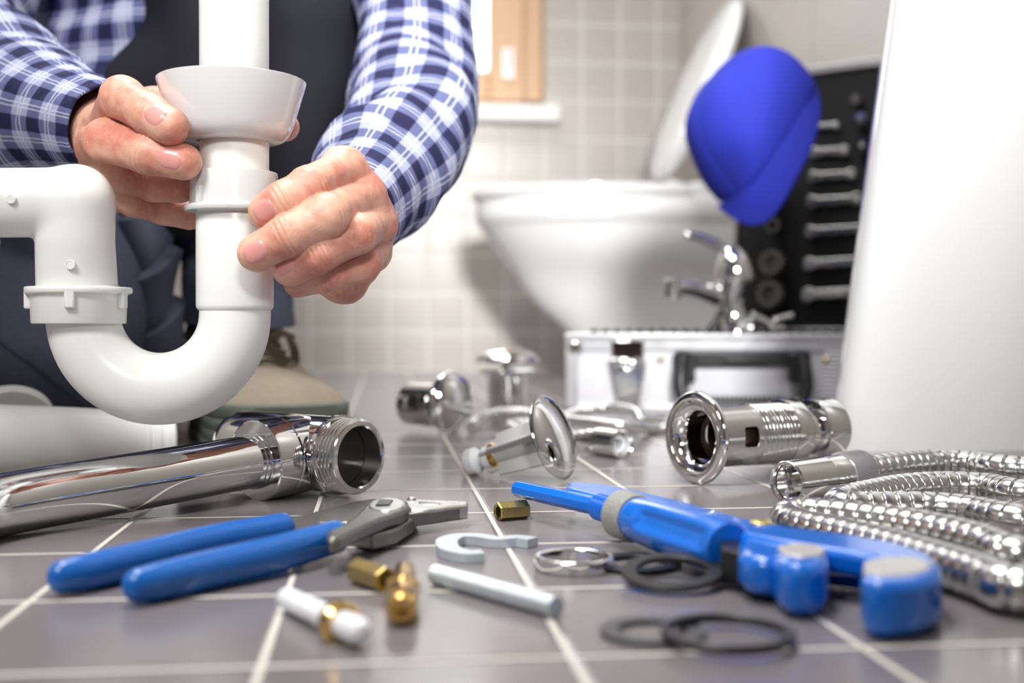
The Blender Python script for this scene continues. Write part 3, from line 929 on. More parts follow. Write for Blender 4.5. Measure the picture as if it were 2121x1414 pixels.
# ------------------------------------------------------------------ second white elbow lying on the floor
z0 = .86
wp = thing('drain_elbow', 'white plastic drain elbow lying on the floor at the left edge', 'drain pipe', fl(150, 985))
P = [at(-170, 838, .80), at(-60, 872, .81), at(40, 893, .825), at(140, 900, .845), at(230, 905, .862), at(318, 912, .878)]
for q, rr_ in zip(P, (.0285, .0275, .0262, .0248, .0232, .0215)):
    q[2] = rr_ + .0005
g = tube(G(), P, [.0285, .0275, .0262, .0248, .0232, .0215], 56, 70)
mk('tube', g, 'plastic', wp)
dr = unit(P[-1] - P[-2])
g = G(); lathe(g, P[-1] - dr * .012, dr, [(.0212, 0), (.0228, .001), (.0232, .003), (.0228, .005), (.0222, .006), (.0236, .007), (.0238, .012), (.0228, .013), (.0228, .016), (.0240, .017), (.0240, .022), (.0228, .023), (.0215, .024), (.0205, .023), (.0205, 0)], 56)
mk('ribbed_rim', g, 'plastic', wp, sharp=40)
dl = unit(P[0] - P[1])
g = G(); fc = at(22, 866, .90); fc[2] = .037
lathe(g, fc, unit(np.array([-.25, .75, .62])), [(.020, -.004), (.0305, -.003), (.0320, 0), (.0312, .004), (.0270, .006), (.0260, .002), (.020, .001)], 64)
mk('flange', g, 'plastic', wp)

# ------------------------------------------------------------------ chrome bottle trap pipe, left
A = fl(0, 1115, 0); B0 = fl(522, 1018, 0)
rp = .0165
zA = .61; a0 = at(-190, 1087, .535); a1 = at(0, 1047, .600); a2 = at(528, 958, .728)
for q in (a0, a1): q[2] = rp
a2[2] = .0245
ct = thing('chrome_trap', 'long polished chrome waste pipe with T-joint, lying across the left floor', 'drain trap', fl(420, 1060))
mk('pipe', tube(G(), [a0, a1, a1 * .5 + a2 * .5, a2], rp, 64, 40), 'chrome', ct)
dn = unit(a2 - a1)
g = lathe(G(), a2 - dn * .004, dn, [(.0165, 0), (.0172, .0005), (.0172, .0022), (.0168, .0026), (.0168, .0032), (.0176, .0036), (.0178, .006), (.0168, .0065)], 64)
mk('collar_ring', g, 'chrome', ct)
nb = a2 - dn * .001
g = lathe(G(), nb, dn, [(.0172, .001), (.0245, .001), (.0254, .0016), (.0256, .0028), (.0256, .0178), (.0250, .0184)], 72)
mk('union_nut', g, 'chrome', ct, sharp=25)
# the T body: tube towards the viewer, cap at the far end
tf = at(745, 948, .735); tf[2] = .0262
hR = np.array([RIGHT[0], RIGHT[1], 0])
tr_ = tf + (hR * -.79 + _fh * .61) * .122
td = unit(tf - tr_); TL = np.linalg.norm(tf - tr_)
g = lathe(G(), tr_, td, [(0, -.005), (.010, -.0045), (.018, -.001), (.0225, .004), (.0240, .010), (.0243, .02), (.0243, TL - .016), (.0236, TL - .0145), (.0222, TL - .014)], 80, caps=False)
tbd = mk('tee_body', g, 'chrome', ct, sharp=30)
g = G(); pr = [(.0222, TL - .0155)]
for k in range(4):
    t0_ = TL - .014 + k * .0032
    pr += [(.0222, t0_), (.0240, t0_ + .0010), (.0240, t0_ + .0017), (.0222, t0_ + .0027)]
pr += [(.0225, TL), (.0198, TL + .0006), (.0190, TL - .0005), (.0186, TL - .006), (.0184, TL - .09), (0, TL - .09)]
lathe(g, tr_, td, pr, 80, caps=False)
mk('threaded_mouth', g, 'chrome_soft', ct, sharp=30)
g = lathe(G(), tr_, td, [(.0224, TL - .020), (.0256, TL - .0195), (.0256, TL - .0165), (.0224, TL - .016)], 80, caps=False)
mk('flange_ring', g, 'chrome', ct, sharp=30)
M['brown_bore_shade'] = plain('brown_bore_shade', (.10, .065, .045, 1), 0.3, 0.8, noise_scale=60, noise_amt=.3)  # brownish bore, darkened so the colour carries the shade inside the waste
M['bore_shade'] = plain('painted_bore_shade', (0.014, 0.008, 0.006, 1), 0.45, 0.2, noise_scale=50, noise_amt=.3)  # near-black colour stands in for shade deep in the tee
mk('bore', lathe(G(), tr_, td, [(.0183, TL - .014), (.0178, TL - .015), (.0178, TL - .075), (0, TL - .076)], 48), 'bore_shade', ct)
# branch from the tee to the union nut
br = nb + dn * .034; tgt = br + dn * .030
g = lathe(G(), nb, dn, [(.0250, .0188), (.0256, .0194), (.0256, .034), (.0252, .038), (.0235, .045)], 72)
mk('branch', g, 'chrome', ct)

# ------------------------------------------------------------------ slip-joint pliers with blue grips
pl = thing('water_pump_pliers', 'slip-joint pliers with two long blue grips and steel jaws', 'pliers', fl(640, 1150))
def fpth(pix, h): return [fl(x, y, hh) for (x, y), hh in zip(pix, h)]
def grip(pix, h, r, parent):
    g = tube(G(), fpth(pix, h), r, 36, 60, round_ends=True, flat=1.15)
    return mk('grip', g, 'blue_grip', parent)
grip([(284, 1212), (330, 1203), (430, 1180), (560, 1150), (694, 1112)], [.0078, .0078, .0082, .0090, .0105], [.0058, .0066, .0070, .0072, .0068], pl)
grip([(128, 1194), (180, 1184), (300, 1156), (440, 1122), (584, 1094)], [.0078, .0078, .0080, .0085, .0092], [.0058, .0066, .0070, .0070, .0066], pl)
def flat_part(name, pix, htop, thick, mat, parent, bevel=.0012, smooth=0):
    P = floor_outline(pix, htop, smooth)
    return mk(name, prism(G(), P, htop - thick, htop), mat, parent, bevel=bevel)
def rrect(g, pix, h0, h1):
    return prism(g, floor_outline(pix, h1), h0, h1)
# lower half: far handle, running on to the near jaw
flat_part('lower_half', [(560, 1083), (640, 1062), (730, 1039), (770, 1032), (830, 1036), (862, 1044), (868, 1056), (862, 1066), (855, 1075), (820, 1096), (770, 1108), (735, 1098), (720, 1078), (660, 1080), (600, 1096), (570, 1098)], .0095, .0075, 'steel', pl)
# upper half: near handle, oval joint head
uh = flat_part('upper_half', [(676, 1098), (712, 1083), (738, 1064), (757, 1042), (775, 1031), (800, 1027), (828, 1029), (846, 1037), (848, 1048), (835, 1058), (806, 1067), (770, 1080), (740, 1094), (704, 1112), (680, 1114)], .0165, .0070, 'steel', pl, bevel=.002)
flat_part('joint_plate', [(764, 1043), (776, 1034), (800, 1030), (825, 1032), (838, 1039), (836, 1048), (818, 1055), (790, 1056), (768, 1052)], .0172, .002, 'steel_bright', pl, bevel=.0008, smooth=40)
g = rrect(G(), [(786, 1033), (814, 1034), (806, 1044), (778, 1045)], .0150, .0179)
mk('joint_slot_shade', g, 'black_plastic', pl)  # black block standing for the shade in the joint hole
# jaws
flat_part('jaw', [(836, 1038), (850, 1033), (930, 1036), (969, 1037), (969, 1045), (930, 1048), (900, 1054), (850, 1056)], .0125, .0075, 'steel_bright', pl, bevel=.001)
flat_part('jaw', [(832, 1061), (880, 1055), (925, 1049), (969, 1045), (969, 1048), (930, 1053), (900, 1058), (846, 1064)], .0115, .0070, 'steel', pl, bevel=.001)
flat_part('jaw_groove_shade', [(866, 1038), (872, 1036.5), (912, 1041), (912, 1043), (868, 1042)], .0128, .002, 'steel', pl, bevel=.0006)  # raised strip, the groove's shade put into its darker colour
g = lathe(G(), fl(853, 1036, .012), Z3, [(.0026, -.006), (.0026, .001), (.0018, .0018), (0, .002)], 18)
mk('pivot_pin', g, 'steel_bright', pl)

# ------------------------------------------------------------------ blue Swedish pipe wrench
wr = thing('pipe_wrench', 'bright blue adjustable pipe wrench with knurled ring and open hook jaw', 'pipe wrench', fl(1560, 1200))
# fixed arm with hook
flat_part('fixed_arm', [(1172, 1000), (1182, 996), (1250, 1001), (1320, 1014), (1420, 1037), (1540, 1071), (1640, 1090), (1760, 1104), (1860, 1122), (1925, 1142), (1950, 1166),
                        (1948, 1186), (1905, 1201), (1840, 1207), (1792, 1202), (1784, 1186), (1792, 1168), (1812, 1158), (1800, 1148), (1740, 1138),
                        (1640, 1122), (1560, 1107), (1450, 1080), (1340, 1054), (1250, 1030), (1185, 1014), (1170, 1008)], .0205, .0105, 'blue_paint', wr, bevel=.0030)
flat_part('hook_jaw', [(1800, 1150), (1850, 1132), (1900, 1136), (1935, 1150), (1952, 1168), (1950, 1186), (1905, 1201), (1840, 1207), (1794, 1202), (1782, 1186), (1788, 1166)], .0206, .0198, 'blue_paint', wr, bevel=.0045)
flat_part('hook_face', [(1790, 1160), (1830, 1152), (1895, 1150), (1928, 1162), (1925, 1178), (1890, 1188), (1820, 1191), (1788, 1182)], .0212, .004, 'bare_jaw', wr, bevel=.001)
# rod, thread, ring, sleeve
r0 = fl(1072, 1012, .0155); r1 = fl(1240, 1049, .0150); r2 = fl(1272, 1058, .0150); r3 = fl(1284, 1063, .0145); r4 = fl(1318, 1074, .0140)
s1_ = fl(1330, 1080, .0138); s2_ = fl(1510, 1136, .0135)
dd = unit(r1 - r0)
mk('rod', lathe(G(), r0, r1 - r0, [(.002, -.001), (.0046, 0), (.0050, .002), (.0050, np.linalg.norm(r1 - r0))], ngon=8), 'blue_paint', wr, bevel=.0004)
g = G(); L = np.linalg.norm(r3 - r1) + .003; pr = [(.0045, 0)]
n = 9
for k in range(n):
    t = L * k / n; pr += [(.0058, t), (.0070, t + L / n * .3), (.0070, t + L / n * .55), (.0058, t + L / n * .85)]
lathe(g, r1, r3 - r1, pr, 36)
mk('thread', g, 'blue_paint', wr)
L = np.linalg.norm(r4 - r3)
kn = lathe(G(), r3, r4 - r3, [(.007, 0), (.0112, .0003), (.0122, .0015), (.0122, L - .0015), (.0112, L), (.007, L)], 96)
mk('knurled_ring', kn, 'knurl', wr)
L = np.linalg.norm(s2_ - r4)
def slv(th, s, u):
    groove = -.0030 * np.exp(-((np.mod(th - 2.75 + PI, 2 * PI) - PI) / .42) ** 4) * (1 / (1 + np.exp(-(u - .22) * 60))) * (1 / (1 + np.exp((u - .93) * 60)))
    return groove
g = tube(G(), [r4, r4 * .9 + s2_ * .1, r4 * .6 + s2_ * .4, r4 * .2 + s2_ * .8, s2_], [.0104, .0112, .0120, .0120, .0108], 96, 110, disp=slv)
mk('sleeve', g, 'blue_paint', wr, sharp=60)
flat_part('yoke', [(1528, 1104), (1570, 1100), (1640, 1110), (1665, 1130), (1650, 1150), (1600, 1158), (1545, 1152), (1528, 1140)], .0185, .0150, 'blue_paint', wr, bevel=.004)
flat_part('yoke_slot_shade', [(1490, 1106), (1532, 1114), (1536, 1146), (1494, 1136)], .0170, .0120, 'black_plastic', wr, bevel=.001)  # black block painted in as the shaded recess beside the yoke
flat_part('yoke_ledge', [(1486, 1150), (1560, 1160), (1630, 1176), (1628, 1190), (1550, 1178), (1484, 1164)], .0060, .0045, 'blue_paint', wr, bevel=.0015)
jw = flat_part('movable_jaw', [(1604, 1130), (1640, 1120), (1690, 1124), (1714, 1136), (1717, 1152), (1706, 1166), (1670, 1172), (1625, 1168), (1603, 1152)], .0205, .0190, 'blue_paint', wr, bevel=.0042, smooth=0)
flat_part('jaw_face', [(1610, 1128), (1650, 1122), (1700, 1128), (1711, 1138), (1700, 1148), (1660, 1152), (1622, 1146)], .0212, .004, 'bare_jaw', wr, bevel=.001)
mk('rivet', lathe(G(), fl(1577, 1085, .0200), Z3, [(.0055, 0), (.0052, .001), (.0035, .0020), (0, .0024)], 28), 'brass_old', wr)
flat_part('inner_bar', [(1700, 1178), (1800, 1190), (1800, 1200), (1700, 1188)], .0060, .0045, 'blue_paint', wr, bevel=.001)

# ------------------------------------------------------------------ hoses
def hose_profile(P, r, period, depth):
    s = np.concatenate([[0], np.cumsum(np.linalg.norm(np.diff(P, axis=0), axis=1))])
    f = (s / period) % 1.0
    return r - depth * np.where(f < .16, np.sin(PI * f / .16) ** .5, .16 * (1 - np.sin(PI * (f - .16) / .84)))
def hose_mesh(pts, r, period, depth, per=10, seg=32):
    L = np.sum(np.linalg.norm(np.diff(spline(np.array(pts), 400), axis=0), axis=1))
    P = spline(np.array(pts), int(L / period * per))
    return tube(G(), P, hose_profile(P, r, period, depth), seg, raw=True)
hr = .0095
def hp(px, py, h): return fl(px, py, h)
f0 = fl(1628, 1000, .0138); f1 = fl(1786, 978, .0150)
hz = thing('shower_hose', 'thick corrugated metal hose coiled in loops beside the white pedestal', 'hose', fl(1900, 1080))
e = lambda x, y: np.array([x, y, 0])
s1p = [f1 * .92 + f0 * .08, f1, hp(1850, 967, .0165), hp(1930, 960, .0165), hp(2010, 962, .0165), hp(2121, 975, .0165)]
frn = [hp(2121, 1222, .0095), hp(2040, 1198, .0095), hp(1960, 1172, .0095), hp(1860, 1142, .0095), hp(1760, 1116, .0095), hp(1680, 1098, .0095), hp(1640, 1086, .0098), hp(1634, 1073, .0110), hp(1668, 1067, .0120),
       hp(1760, 1075, .0125), hp(1850, 1087, .0125), hp(1950, 1106, .0125), hp(2040, 1130, .0120), hp(2121, 1156, .0110)]
bck = [hp(2121, 1082, .0095), hp(2010, 1062, .0095), hp(1920, 1054, .0095), hp(1830, 1053, .0095), hp(1765, 1053, .0095), hp(1738, 1047, .0096), hp(1752, 1038, .0098), hp(1800, 1026, .0098), hp(1870, 1013, .0098),
       hp(1950, 1007, .0098), hp(2040, 1011, .0095), hp(2121, 1025, .0095)]
ex = np.array([1., 0, 0]); A1 = s1p[-1]; B1 = frn[0]; A2 = frn[-1]; B2 = bck[0]
path = s1p + [A1 + np.array([.11, -.05, -.004]), np.array([max(A1[0], B1[0]) + .20, (A1[1] + B1[1]) / 2, .0095]), B1 + np.array([.11, .012, 0]), B1 + np.array([.045, -.006, 0])] + frn + \
       [A2 + ex * .04 + Y3 * .002, (A2 + B2) / 2 + ex * .082, B2 + ex * .04 - Y3 * .002] + bck + [bck[-1] + ex * .04]
mk('hose_body', hose_mesh(path, hr, .0076, .0014, 16, 36), 'hose_steel', hz, sharp=50)
dr = unit(f1 - f0); L = np.linalg.norm(f1 - f0)
g = lathe(G(), f0, dr, [(.0115, .0006), (.0128, 0), (.0134, .001), (.0134, L * .46), (.0128, L * .47), (.0128, L * .49), (.0132, L * .50), (.0131, L * .74), (.0115, L * .75), (.009, L * .9),
                        ], 64, caps=False)
pr = [(.0115, .0006), (.0108, .002)]
for k in range(6): pr += [(.0108, .004 + k * .0022), (.0100, .0051 + k * .0022)]
lathe(g, f0, dr, pr + [(.0106, L * .45), (0, L * .46)], 48, caps=False)
mk('end_fitting', g, 'chrome_soft', hz, sharp=30)
g = G(); pr = []
a_, b_, _ = frame(dr)
n = 90; th = np.arange(2 * n) * PI / n
rad = np.where(np.arange(2 * n) % 2 == 0, .0146, .0138)
rings = [f0 + dr * t + (rad * k)[:, None] * (np.cos(th)[:, None] * a_ + np.sin(th)[:, None] * b_) for t, k in ((L * .70, .8), (L * .70, .97), (L * .72, 1), (L * .97, 1), (L * .99, .97), (L * .99, .7))]
loft(g, rings)
mk('ribbed_collar', g, 'alu', hz, sharp=50)

# thinner braided hose behind
h2 = thing('flexible_hose', 'thin braided metal hose with a nut, in loose loops before the case', 'hose', fl(1200, 900))
q = .0056
P = [fl(975, 884, q), fl(1010, 860, .011), fl(1060, 853, .016), fl(1120, 858, .015), fl(1190, 872, .016), fl(1290, 882, .017), fl(1350, 888, q), fl(1388, 884, q), fl(1385, 872, q), fl(1330, 866, .012),
     fl(1316, 852, .018), fl(1270, 843, .016), fl(1210, 850, .012), fl(1140, 872, q), fl(1060, 879, q), fl(1080, 892, q), fl(1150, 900, q + .001), fl(1212, 909, .0095)]
mk('hose_body', hose_mesh(P, .0055, .0042, .0008, 8, 20), 'chrome_soft', h2, sharp=50)
n0 = fl(1210, 910, .0105); n1 = fl(1284, 919, .0118); d = unit(n1 - n0)
L = np.linalg.norm(n1 - n0)
g = lathe(G(), n0, d, [(.006, -.004), (.0078, -.003), (.0078, L * .15), (.0100, L * .2), (.0100, L * .42), (.0090, L * .45)], 36)
mk('ferrule', g, 'chrome', h2, sharp=30)
g = lathe(G(), n0 + d * L * .45, d, [(.0085, 0), (.0122, .001), (.0122, L * .40), (.0118, L * .52), (.0118, L * .60), (.0105, L * .62), (.0086, L * .60), (.0080, L * .3), (0, L * .3)], ngon=24)
mk('nut', g, 'chrome', h2, sharp=30)
lathe_w = lathe(G(), n0 + d * L * .45, d, [(.0078, L * .35), (.0078, L * .5), (.0045, L * .5), (.0045, L * .35)], 30)
mk('washer', lathe_w, 'nylon', h2)

# ------------------------------------------------------------------ chrome waste body with wide flange
wc = at(1437, 905, .80); wc[2] = .0320
wd = unit(np.array([RIGHT[0], RIGHT[1], 0]) * .857 + _fh * .515)
ws = thing('basin_waste', 'chrome threaded basin waste with wide flange and rectangular slot', 'basin waste', wc * np.array([1, 1, 0]))
g = lathe(G(), wc, wd, [(.0170, .008), (.0185, .003), (.0215, .0005), (.0265, -.0012), (.0300, -.0008), (.0318, .0012), (.0322, .0030), (.0315, .0042), (.0270, .0062), (.0222, .0100), (.0212, .0140)], 96, caps=False)
lathe(g, wc, wd, [(.0170, .008), (.0166, .02)], 64, caps=False)
mk('flange', g, 'chrome', ws, sharp=60)
# barrel with a slot cut through: built as grid with missing faces
g = G(); a_, b_, _ = frame(wd)
nl, ns = 190, 120
tt = np.linspace(.012, .078, nl); ths = np.arange(ns) * 2 * PI / ns
camdir = unit(EYE - wc); ca = math.atan2(np.dot(camdir, b_), np.dot(camdir, a_))
def brad(t):
    base = .0206
    if t < .046: return base + .00012 * math.sin(t * 2 * PI / .0014)
    return base + .0009 * (abs(((t - .046) / .0034) % 1 - .5) * 2 - .3)
def barrel(rf, inner=False):
    rings = np.array([[wc + wd * t + (rf(t)) * (math.cos(x) * a_ + math.sin(x) * b_) for x in ths] for t in tt])
    F = []
    for i in range(nl - 1):
        for j in range(ns):
            tm = (tt[i] + tt[i + 1]) / 2; xm = (ths[j] + PI / ns)
            hole = False
            for c0 in (ca + .10, ca + .10 + PI):
                dx = (xm - c0 + PI) % (2 * PI) - PI
                if (abs(dx) / .34) ** 6 + (abs(tm - .0345) / .0068) ** 6 < 1: hole = True
            if hole: continue
            k = (j + 1) % ns
            F.append((i * ns + j, i * ns + k, (i + 1) * ns + k, (i + 1) * ns + j))
    return rings.reshape(-1, 3), F
v, f = barrel(brad); g.add(v, f)
mk('barrel', g, 'chrome_soft', ws, sharp=40, solid=.0016)
mk('bore_shade_tube', lathe(G(), wc, wd, [(.0168, .026), (.0160, .030), (.0160, .088), (0, .089)], 48, caps=False), 'brown_bore_shade', ws)  # dark tube added so the lit inside looks shaded through the slot
g = lathe(G(), wc, wd, [(.0195, .0770), (.0238, .0772), (.0243, .0785), (.0243, .0905), (.0236, .0918), (.0180, .0922)], 72, caps=False)
mk('lock_nut', g, 'chrome', ws, sharp=30)
g = lathe(G(), wc, wd, [(.0165, .092), (.0172, .093), (.0172, .116), (.0160, .117)], 64)
lathe(g, wc, wd, [(.0168, .108), (.0205, .110), (.0218, .114), (.0210, .116)], 64)
mk('tail', g, 'chrome', ws, sharp=30)
tn_o = wc + wd * .108 + Z3 * .0005; tnd = unit(wd + UP * .02)
g = lathe(G(), tn_o, tnd, [(.0190, .0), (.0222, .0005), (.0228, .002), (.0228, .020), (.0220, .0215), (.0150, .022), (.0145, .018), (.0205, .016), (.0200, .001)], 72)
mk('end_nut', g, 'chrome', ws, sharp=30)

# ------------------------------------------------------------------ grey finned basin plug leaning on its chrome disc
pc = at(1150, 904, .82); pe = at(1012, 954, .845); pe[2] = .0135
pd = unit(pe - pc); PL = np.linalg.norm(pe - pc)
plug = thing('basin_plug', 'basin plug with grey four-fin stem and shiny chrome disc, leaning on the floor', 'basin plug', fl(1100, 992))
g = lathe(G(), pc, pd, [(0, -.0062), (.010, -.0058), (.020, -.0042), (.027, -.0018), (.0300, .0004), (.0307, .0016), (.0300, .0028), (.026, .0030), (0, .0032)], 80)
mk('chrome_disc', g, 'chrome', plug, sharp=50)
a_, b_, _ = frame(pd)
g = G()
for ang in (0.35, .35 + PI / 2):
    u = a_ * math.cos(ang) + b_ * math.sin(ang); w = np.cross(pd, u)
    o = [(-.0185, .002), (.0185, .002), (.0160, PL * .80), (.0160, PL * .86), (.0120, PL * .86), (.0125, PL), (.0105, PL + .002), (-.0105, PL + .002), (-.0125, PL), (-.0120, PL * .86), (-.0160, PL * .86), (-.0160, PL * .80)]
    prism(g, o, -.0011, .0011, origin=pc, ax=u, ay=pd, az=w)
lathe(g, pc, pd, [(.0075, .002), (.0065, PL * .9)], 24)
mk('finned_stem', g, 'plastic_dark', plug, bevel=.0005)
g = lathe(G(), pe - pd * .002, unit(pd + Z3 * .03), [(.0085, -.006), (.0085, .004), (.0065, .006), (.0055, .0075), (.0050, .0095), (.0085, .0105), (.0100, .012), (.0100, .018), (.0085, .0205), (.004, .022), (0, .022)], 32)
mk('plug_tip', g, 'nylon', plug, sharp=40)
mk('brass_insert', lathe(G(), pe - pd * .008, pd, [(.0088, 0), (.0092, .001), (.0092, .004), (.0086, .005)], 28), 'brass', plug)

# ------------------------------------------------------------------ chrome pop-up lying on its domed disc
sc_ = at(940, 834, 1.18); sc_[2] = .0318
sd_ = unit(-np.array([RIGHT[0], RIGHT[1], 0]) * .74 + _fh * .67)
st = thing('pop_up_waste', 'chrome pop-up waste lying on its side, domed disc facing right', 'pop-up waste', sc_ * np.array([1, 1, 0]))
g = lathe(G(), sc_, sd_, [(0, -.013), (.010, -.0122), (.019, -.0090), (.026, -.0045), (.0305, .0005), (.0318, .0030), (.0312, .0050), (.026, .0065), (0, .0070)], 72)
mk('domed_disc', g, 'chrome', st, sharp=60)
g = G(); nl, ns = 26, 64; a_, b_, _ = frame(sd_); tt = np.linspace(.018, .062, nl); ths = np.arange(ns) * 2 * PI / ns
camdir = unit(EYE - sc_); ca = math.atan2(np.dot(camdir, b_), np.dot(camdir, a_))
co_ = sc_ - Z3 * .004
rings = np.array([[co_ + sd_ * t + .0215 * (math.cos(x) * a_ + math.sin(x) * b_) for x in ths] for t in tt])
F = []
for i in range(nl - 1):
    for j in range(ns):
        tm = (tt[i] + tt[i + 1]) / 2; dx = (ths[j] + PI / ns - ca - .05 + PI) % (2 * PI) - PI
        if (abs(dx) / .33) ** 4 + (abs(tm - .040) / .010) ** 4 < 1: continue
        k = (j + 1) % ns; F.append((i * ns + j, i * ns + k, (i + 1) * ns + k, (i + 1) * ns + j))
g.add(rings.reshape(-1, 3), F)
mk('slotted_sleeve', g, 'chrome_soft', st, solid=.0018, sharp=40)
mk('core', lathe(G(), co_, sd_, [(.012, .0), (.012, .058), (0, .058)], 32), 'black_plastic', st)

# ------------------------------------------------------------------ standing mushroom pop-up
mz = 1.40
mc = at(1051, 740, mz); mc = np.array([mc[0], mc[1], 0.0])
ms = thing('pop_up_plug', 'upright chrome mushroom-shaped pop-up plug standing behind the hoses', 'pop-up plug', mc)
g = lathe(G(), mc, Z3, [(r_ * 1.08, z_ * .95) for r_, z_ in [(0, .0865), (.012, .0858), (.024, .0825), (.032, .0775), (.0360, .0725), (.0365, .0705), (.035, .0690), (.015, .0680), (.006, .066), (0, .066)]], 72)
mk('mushroom_cap', g, 'chrome', ms, sharp=60)
g = lathe(G(), mc, Z3, [(r_ * 1.08, z_ * .95) for r_, z_ in [(.006, .067), (.006, .055)]], 24)
mk('spindle', g, 'chrome', ms)
g = lathe(G(), mc, Z3, [(r_ * 1.08, z_ * .95) for r_, z_ in [(.012, .0575), (.030, .0580), (.0318, .0595), (.0318, .0570), (.027, .0545), (.0225, .0530), (.0215, .0500), (.0215, .0010), (.019, 0), (0, 0)]], 64)
mk('sleeve', g, 'chrome', ms, sharp=40)

# ------------------------------------------------------------------ small brass and zinc parts
def hexnut(name, p0, p1, r, mat, label, cat='nut', bore=.62, group=None, seg_extra=None):
    d = p1 - p0; L = np.linalg.norm(d); d = unit(d)
    g = lathe(G(), p0, d, [(r * bore, .0006), (r * .92, 0), (r, .0007), (r, L - .0007), (r * .92, L), (r * bore, L), (r * bore * .95, L * .5), ], ngon=6, closed=True)
    o = mk(name, g, mat, loc=p0 * np.array([1, 1, 0]), sharp=25)
    return props(o, label, cat, group)
hexnut('brass_spacer', fl(1030, 1060, .0049), fl(1091, 1055, .0049), .0056, 'brass_old', 'hollow brass hex sleeve on the grout line beside the plier jaws', 'nut')
hexnut('brass_spacer', fl(800, 1201, .0049), fl(738, 1181, .0049), .0056, 'brass_old', 'hollow brass hex sleeve in front of the pliers, touching the gold nozzle', 'nut')
b0 = fl(838, 1182, .0062); b1 = fl(831, 1262, .0066)
d = unit(b1 - b0); L = np.linalg.norm(b1 - b0)
nz = thing('brass_nozzle', 'shiny gold brass nozzle pointing at the viewer, next to the hex sleeve', 'nozzle', fl(834, 1250))
mk('stem', lathe(G(), b0, d, [(0, -.003), (.0030, -.0022), (.0044, .0), (.0048, .004), (.0048, L * .45), (.0044, L * .5)], 36), 'brass', nz)
mk('hex_collar', lathe(G(), b0 + d * L * .48, d, [(.004, 0), (.0066, .0006), (.0074, .002), (.0074, .0085), (.0066, .0105), (.004, .011)], ngon=6), 'brass', nz, bevel=.0008)
mk('tip', lathe(G(), b0 + d * (L * .48 + .0105), d, [(.0058, 0), (.0060, .003), (.0058, L * .5 - .011), (.0045, L * .52 - .010), (.0026, L * .52 - .010), (.0024, L * .3), (0, L * .3)], 36), 'brass', nz)
# screw with plastic sleeve and brass ring
a = fl(592, 1238, .0048); b = fl(754, 1312, .0062); d = unit(b - a); L = np.linalg.norm(b - a)
scw = thing('plastic_anchor', 'white plastic screw anchor with a brass ring, in the blurred near foreground', 'screw anchor', fl(680, 1300))
mk('sleeve', lathe(G(), a, d, [(0, -.001), (.0034, -.0006), (.0042, .001), (.0042, L * .66), (.0036, L * .68)], 36), 'nylon', scw)
mk('ring', lathe(G(), a + d * L * .66, d, [(.004, 0), (.0064, .0004), (.0074, .0018), (.0074, .0055), (.0062, .0070), (.004, .0074)], 40), 'brass', scw)
mk('tip', lathe(G(), a + d * L * .74, d, [(.0046, 0), (.0048, L * .18), (.0030, L * .25), (0, L * .26)], 36), 'nylon', scw)
# zinc rod
a = fl(902, 1188, .0042); b = fl(1152, 1257, .0042); d = unit(b - a); L = np.linalg.norm(b - a)
g = G(); pr = [(0, -.0004), (.0036, 0)]
n = int(L / .0011)
for k in range(n): pr += [(.0042, L * (k + .3) / n), (.0042, L * (k + .55) / n), (.00395, L * (k + .9) / n)]
pr += [(.0030, L), (0, L + .0004)]
lathe(g, a, d, pr, 32)
props(mk('threaded_rod', g, 'zinc', loc=fl(1027, 1222)), 'pale blue-grey zinc rod lying diagonally in front of the metal hook', 'threaded rod')
# zinc hook washer
c_l = spline(np.array([fl(x, y, .0035) for x, y in [(1000, 1146), (965, 1147), (932, 1138), (926, 1122), (950, 1112), (990, 1112), (1030, 1118), (1070, 1115), (1104, 1119)]]), 60)
w_ = np.interp(np.linspace(0, 1, 60), [0, .2, .45, .62, .8, 1], [.0042, .0050, .0054, .0046, .0040, .0044])
T = np.gradient(c_l, axis=0); T /= np.linalg.norm(T, axis=1)[:, None]; N_ = np.stack([-T[:, 1], T[:, 0]], 1)
outl = np.vstack([c_l[:, :2] + N_ * w_[:, None], (c_l[:, :2] - N_ * w_[:, None])[::-1]])
props(mk('hook_spanner', prism(G(), outl, .0002, .0046), 'zinc', loc=fl(1000, 1130), bevel=.0008), 'small pale zinc hook-shaped flat spanner lying across the grout line', 'spanner')
# chrome lock ring
rc = fl(1190, 1178, 0)
def ring_flat(name, c, ro, ri, h0, h1, mat, label, cat, ngon=None, tilt=None, bevel=.0006, group=None, gap=None):
    d = Z3 if tilt is None else unit(tilt)
    g = lathe(G(), c, d, [(ri, h0), (ro, h0), (ro, h1), (ri, h1)], ngon or 72, closed=True, hint=(0, 1, 0))
    o = mk(name, g, mat, loc=np.array([c[0], c[1], 0]), bevel=bevel)
    return props(o, label, cat, group)
ring_flat('lock_ring', rc, .0182, .0155, .0002, .0062, 'chrome', 'thin shiny chrome lock ring, left of the black rubber washers', 'ring', ngon=12)
tw = unit(np.array([-.06, -.14, 1]))
ring_flat('rubber_washer', fl(1318, 1172, 0) + Z3 * .0003, .0205, .0135, .0, .0022, 'rubber', 'wide black rubber washer lying flat, half under another washer', 'washer', bevel=.0004)
ring_flat('rubber_washer', fl(1392, 1212, 0) + Z3 * .0048, .0212, .0148, 0, .0022, 'rubber', 'wide black rubber washer propped up on its neighbour, nearest the wrench', 'washer', tilt=tw, bevel=.0004)
ring_flat('rubber_washer', fl(1352, 1312, 0) + Z3 * .0002, .0188, .0120, 0, .0016, 'rubber_grey', 'flat grey rubber washer in the blurred foreground, under the thin ring', 'washer', bevel=.0003)
oc = fl(1507, 1311, .0036)
g = G(); th = np.linspace(0, 2 * PI, 96, endpoint=False)
cir = []
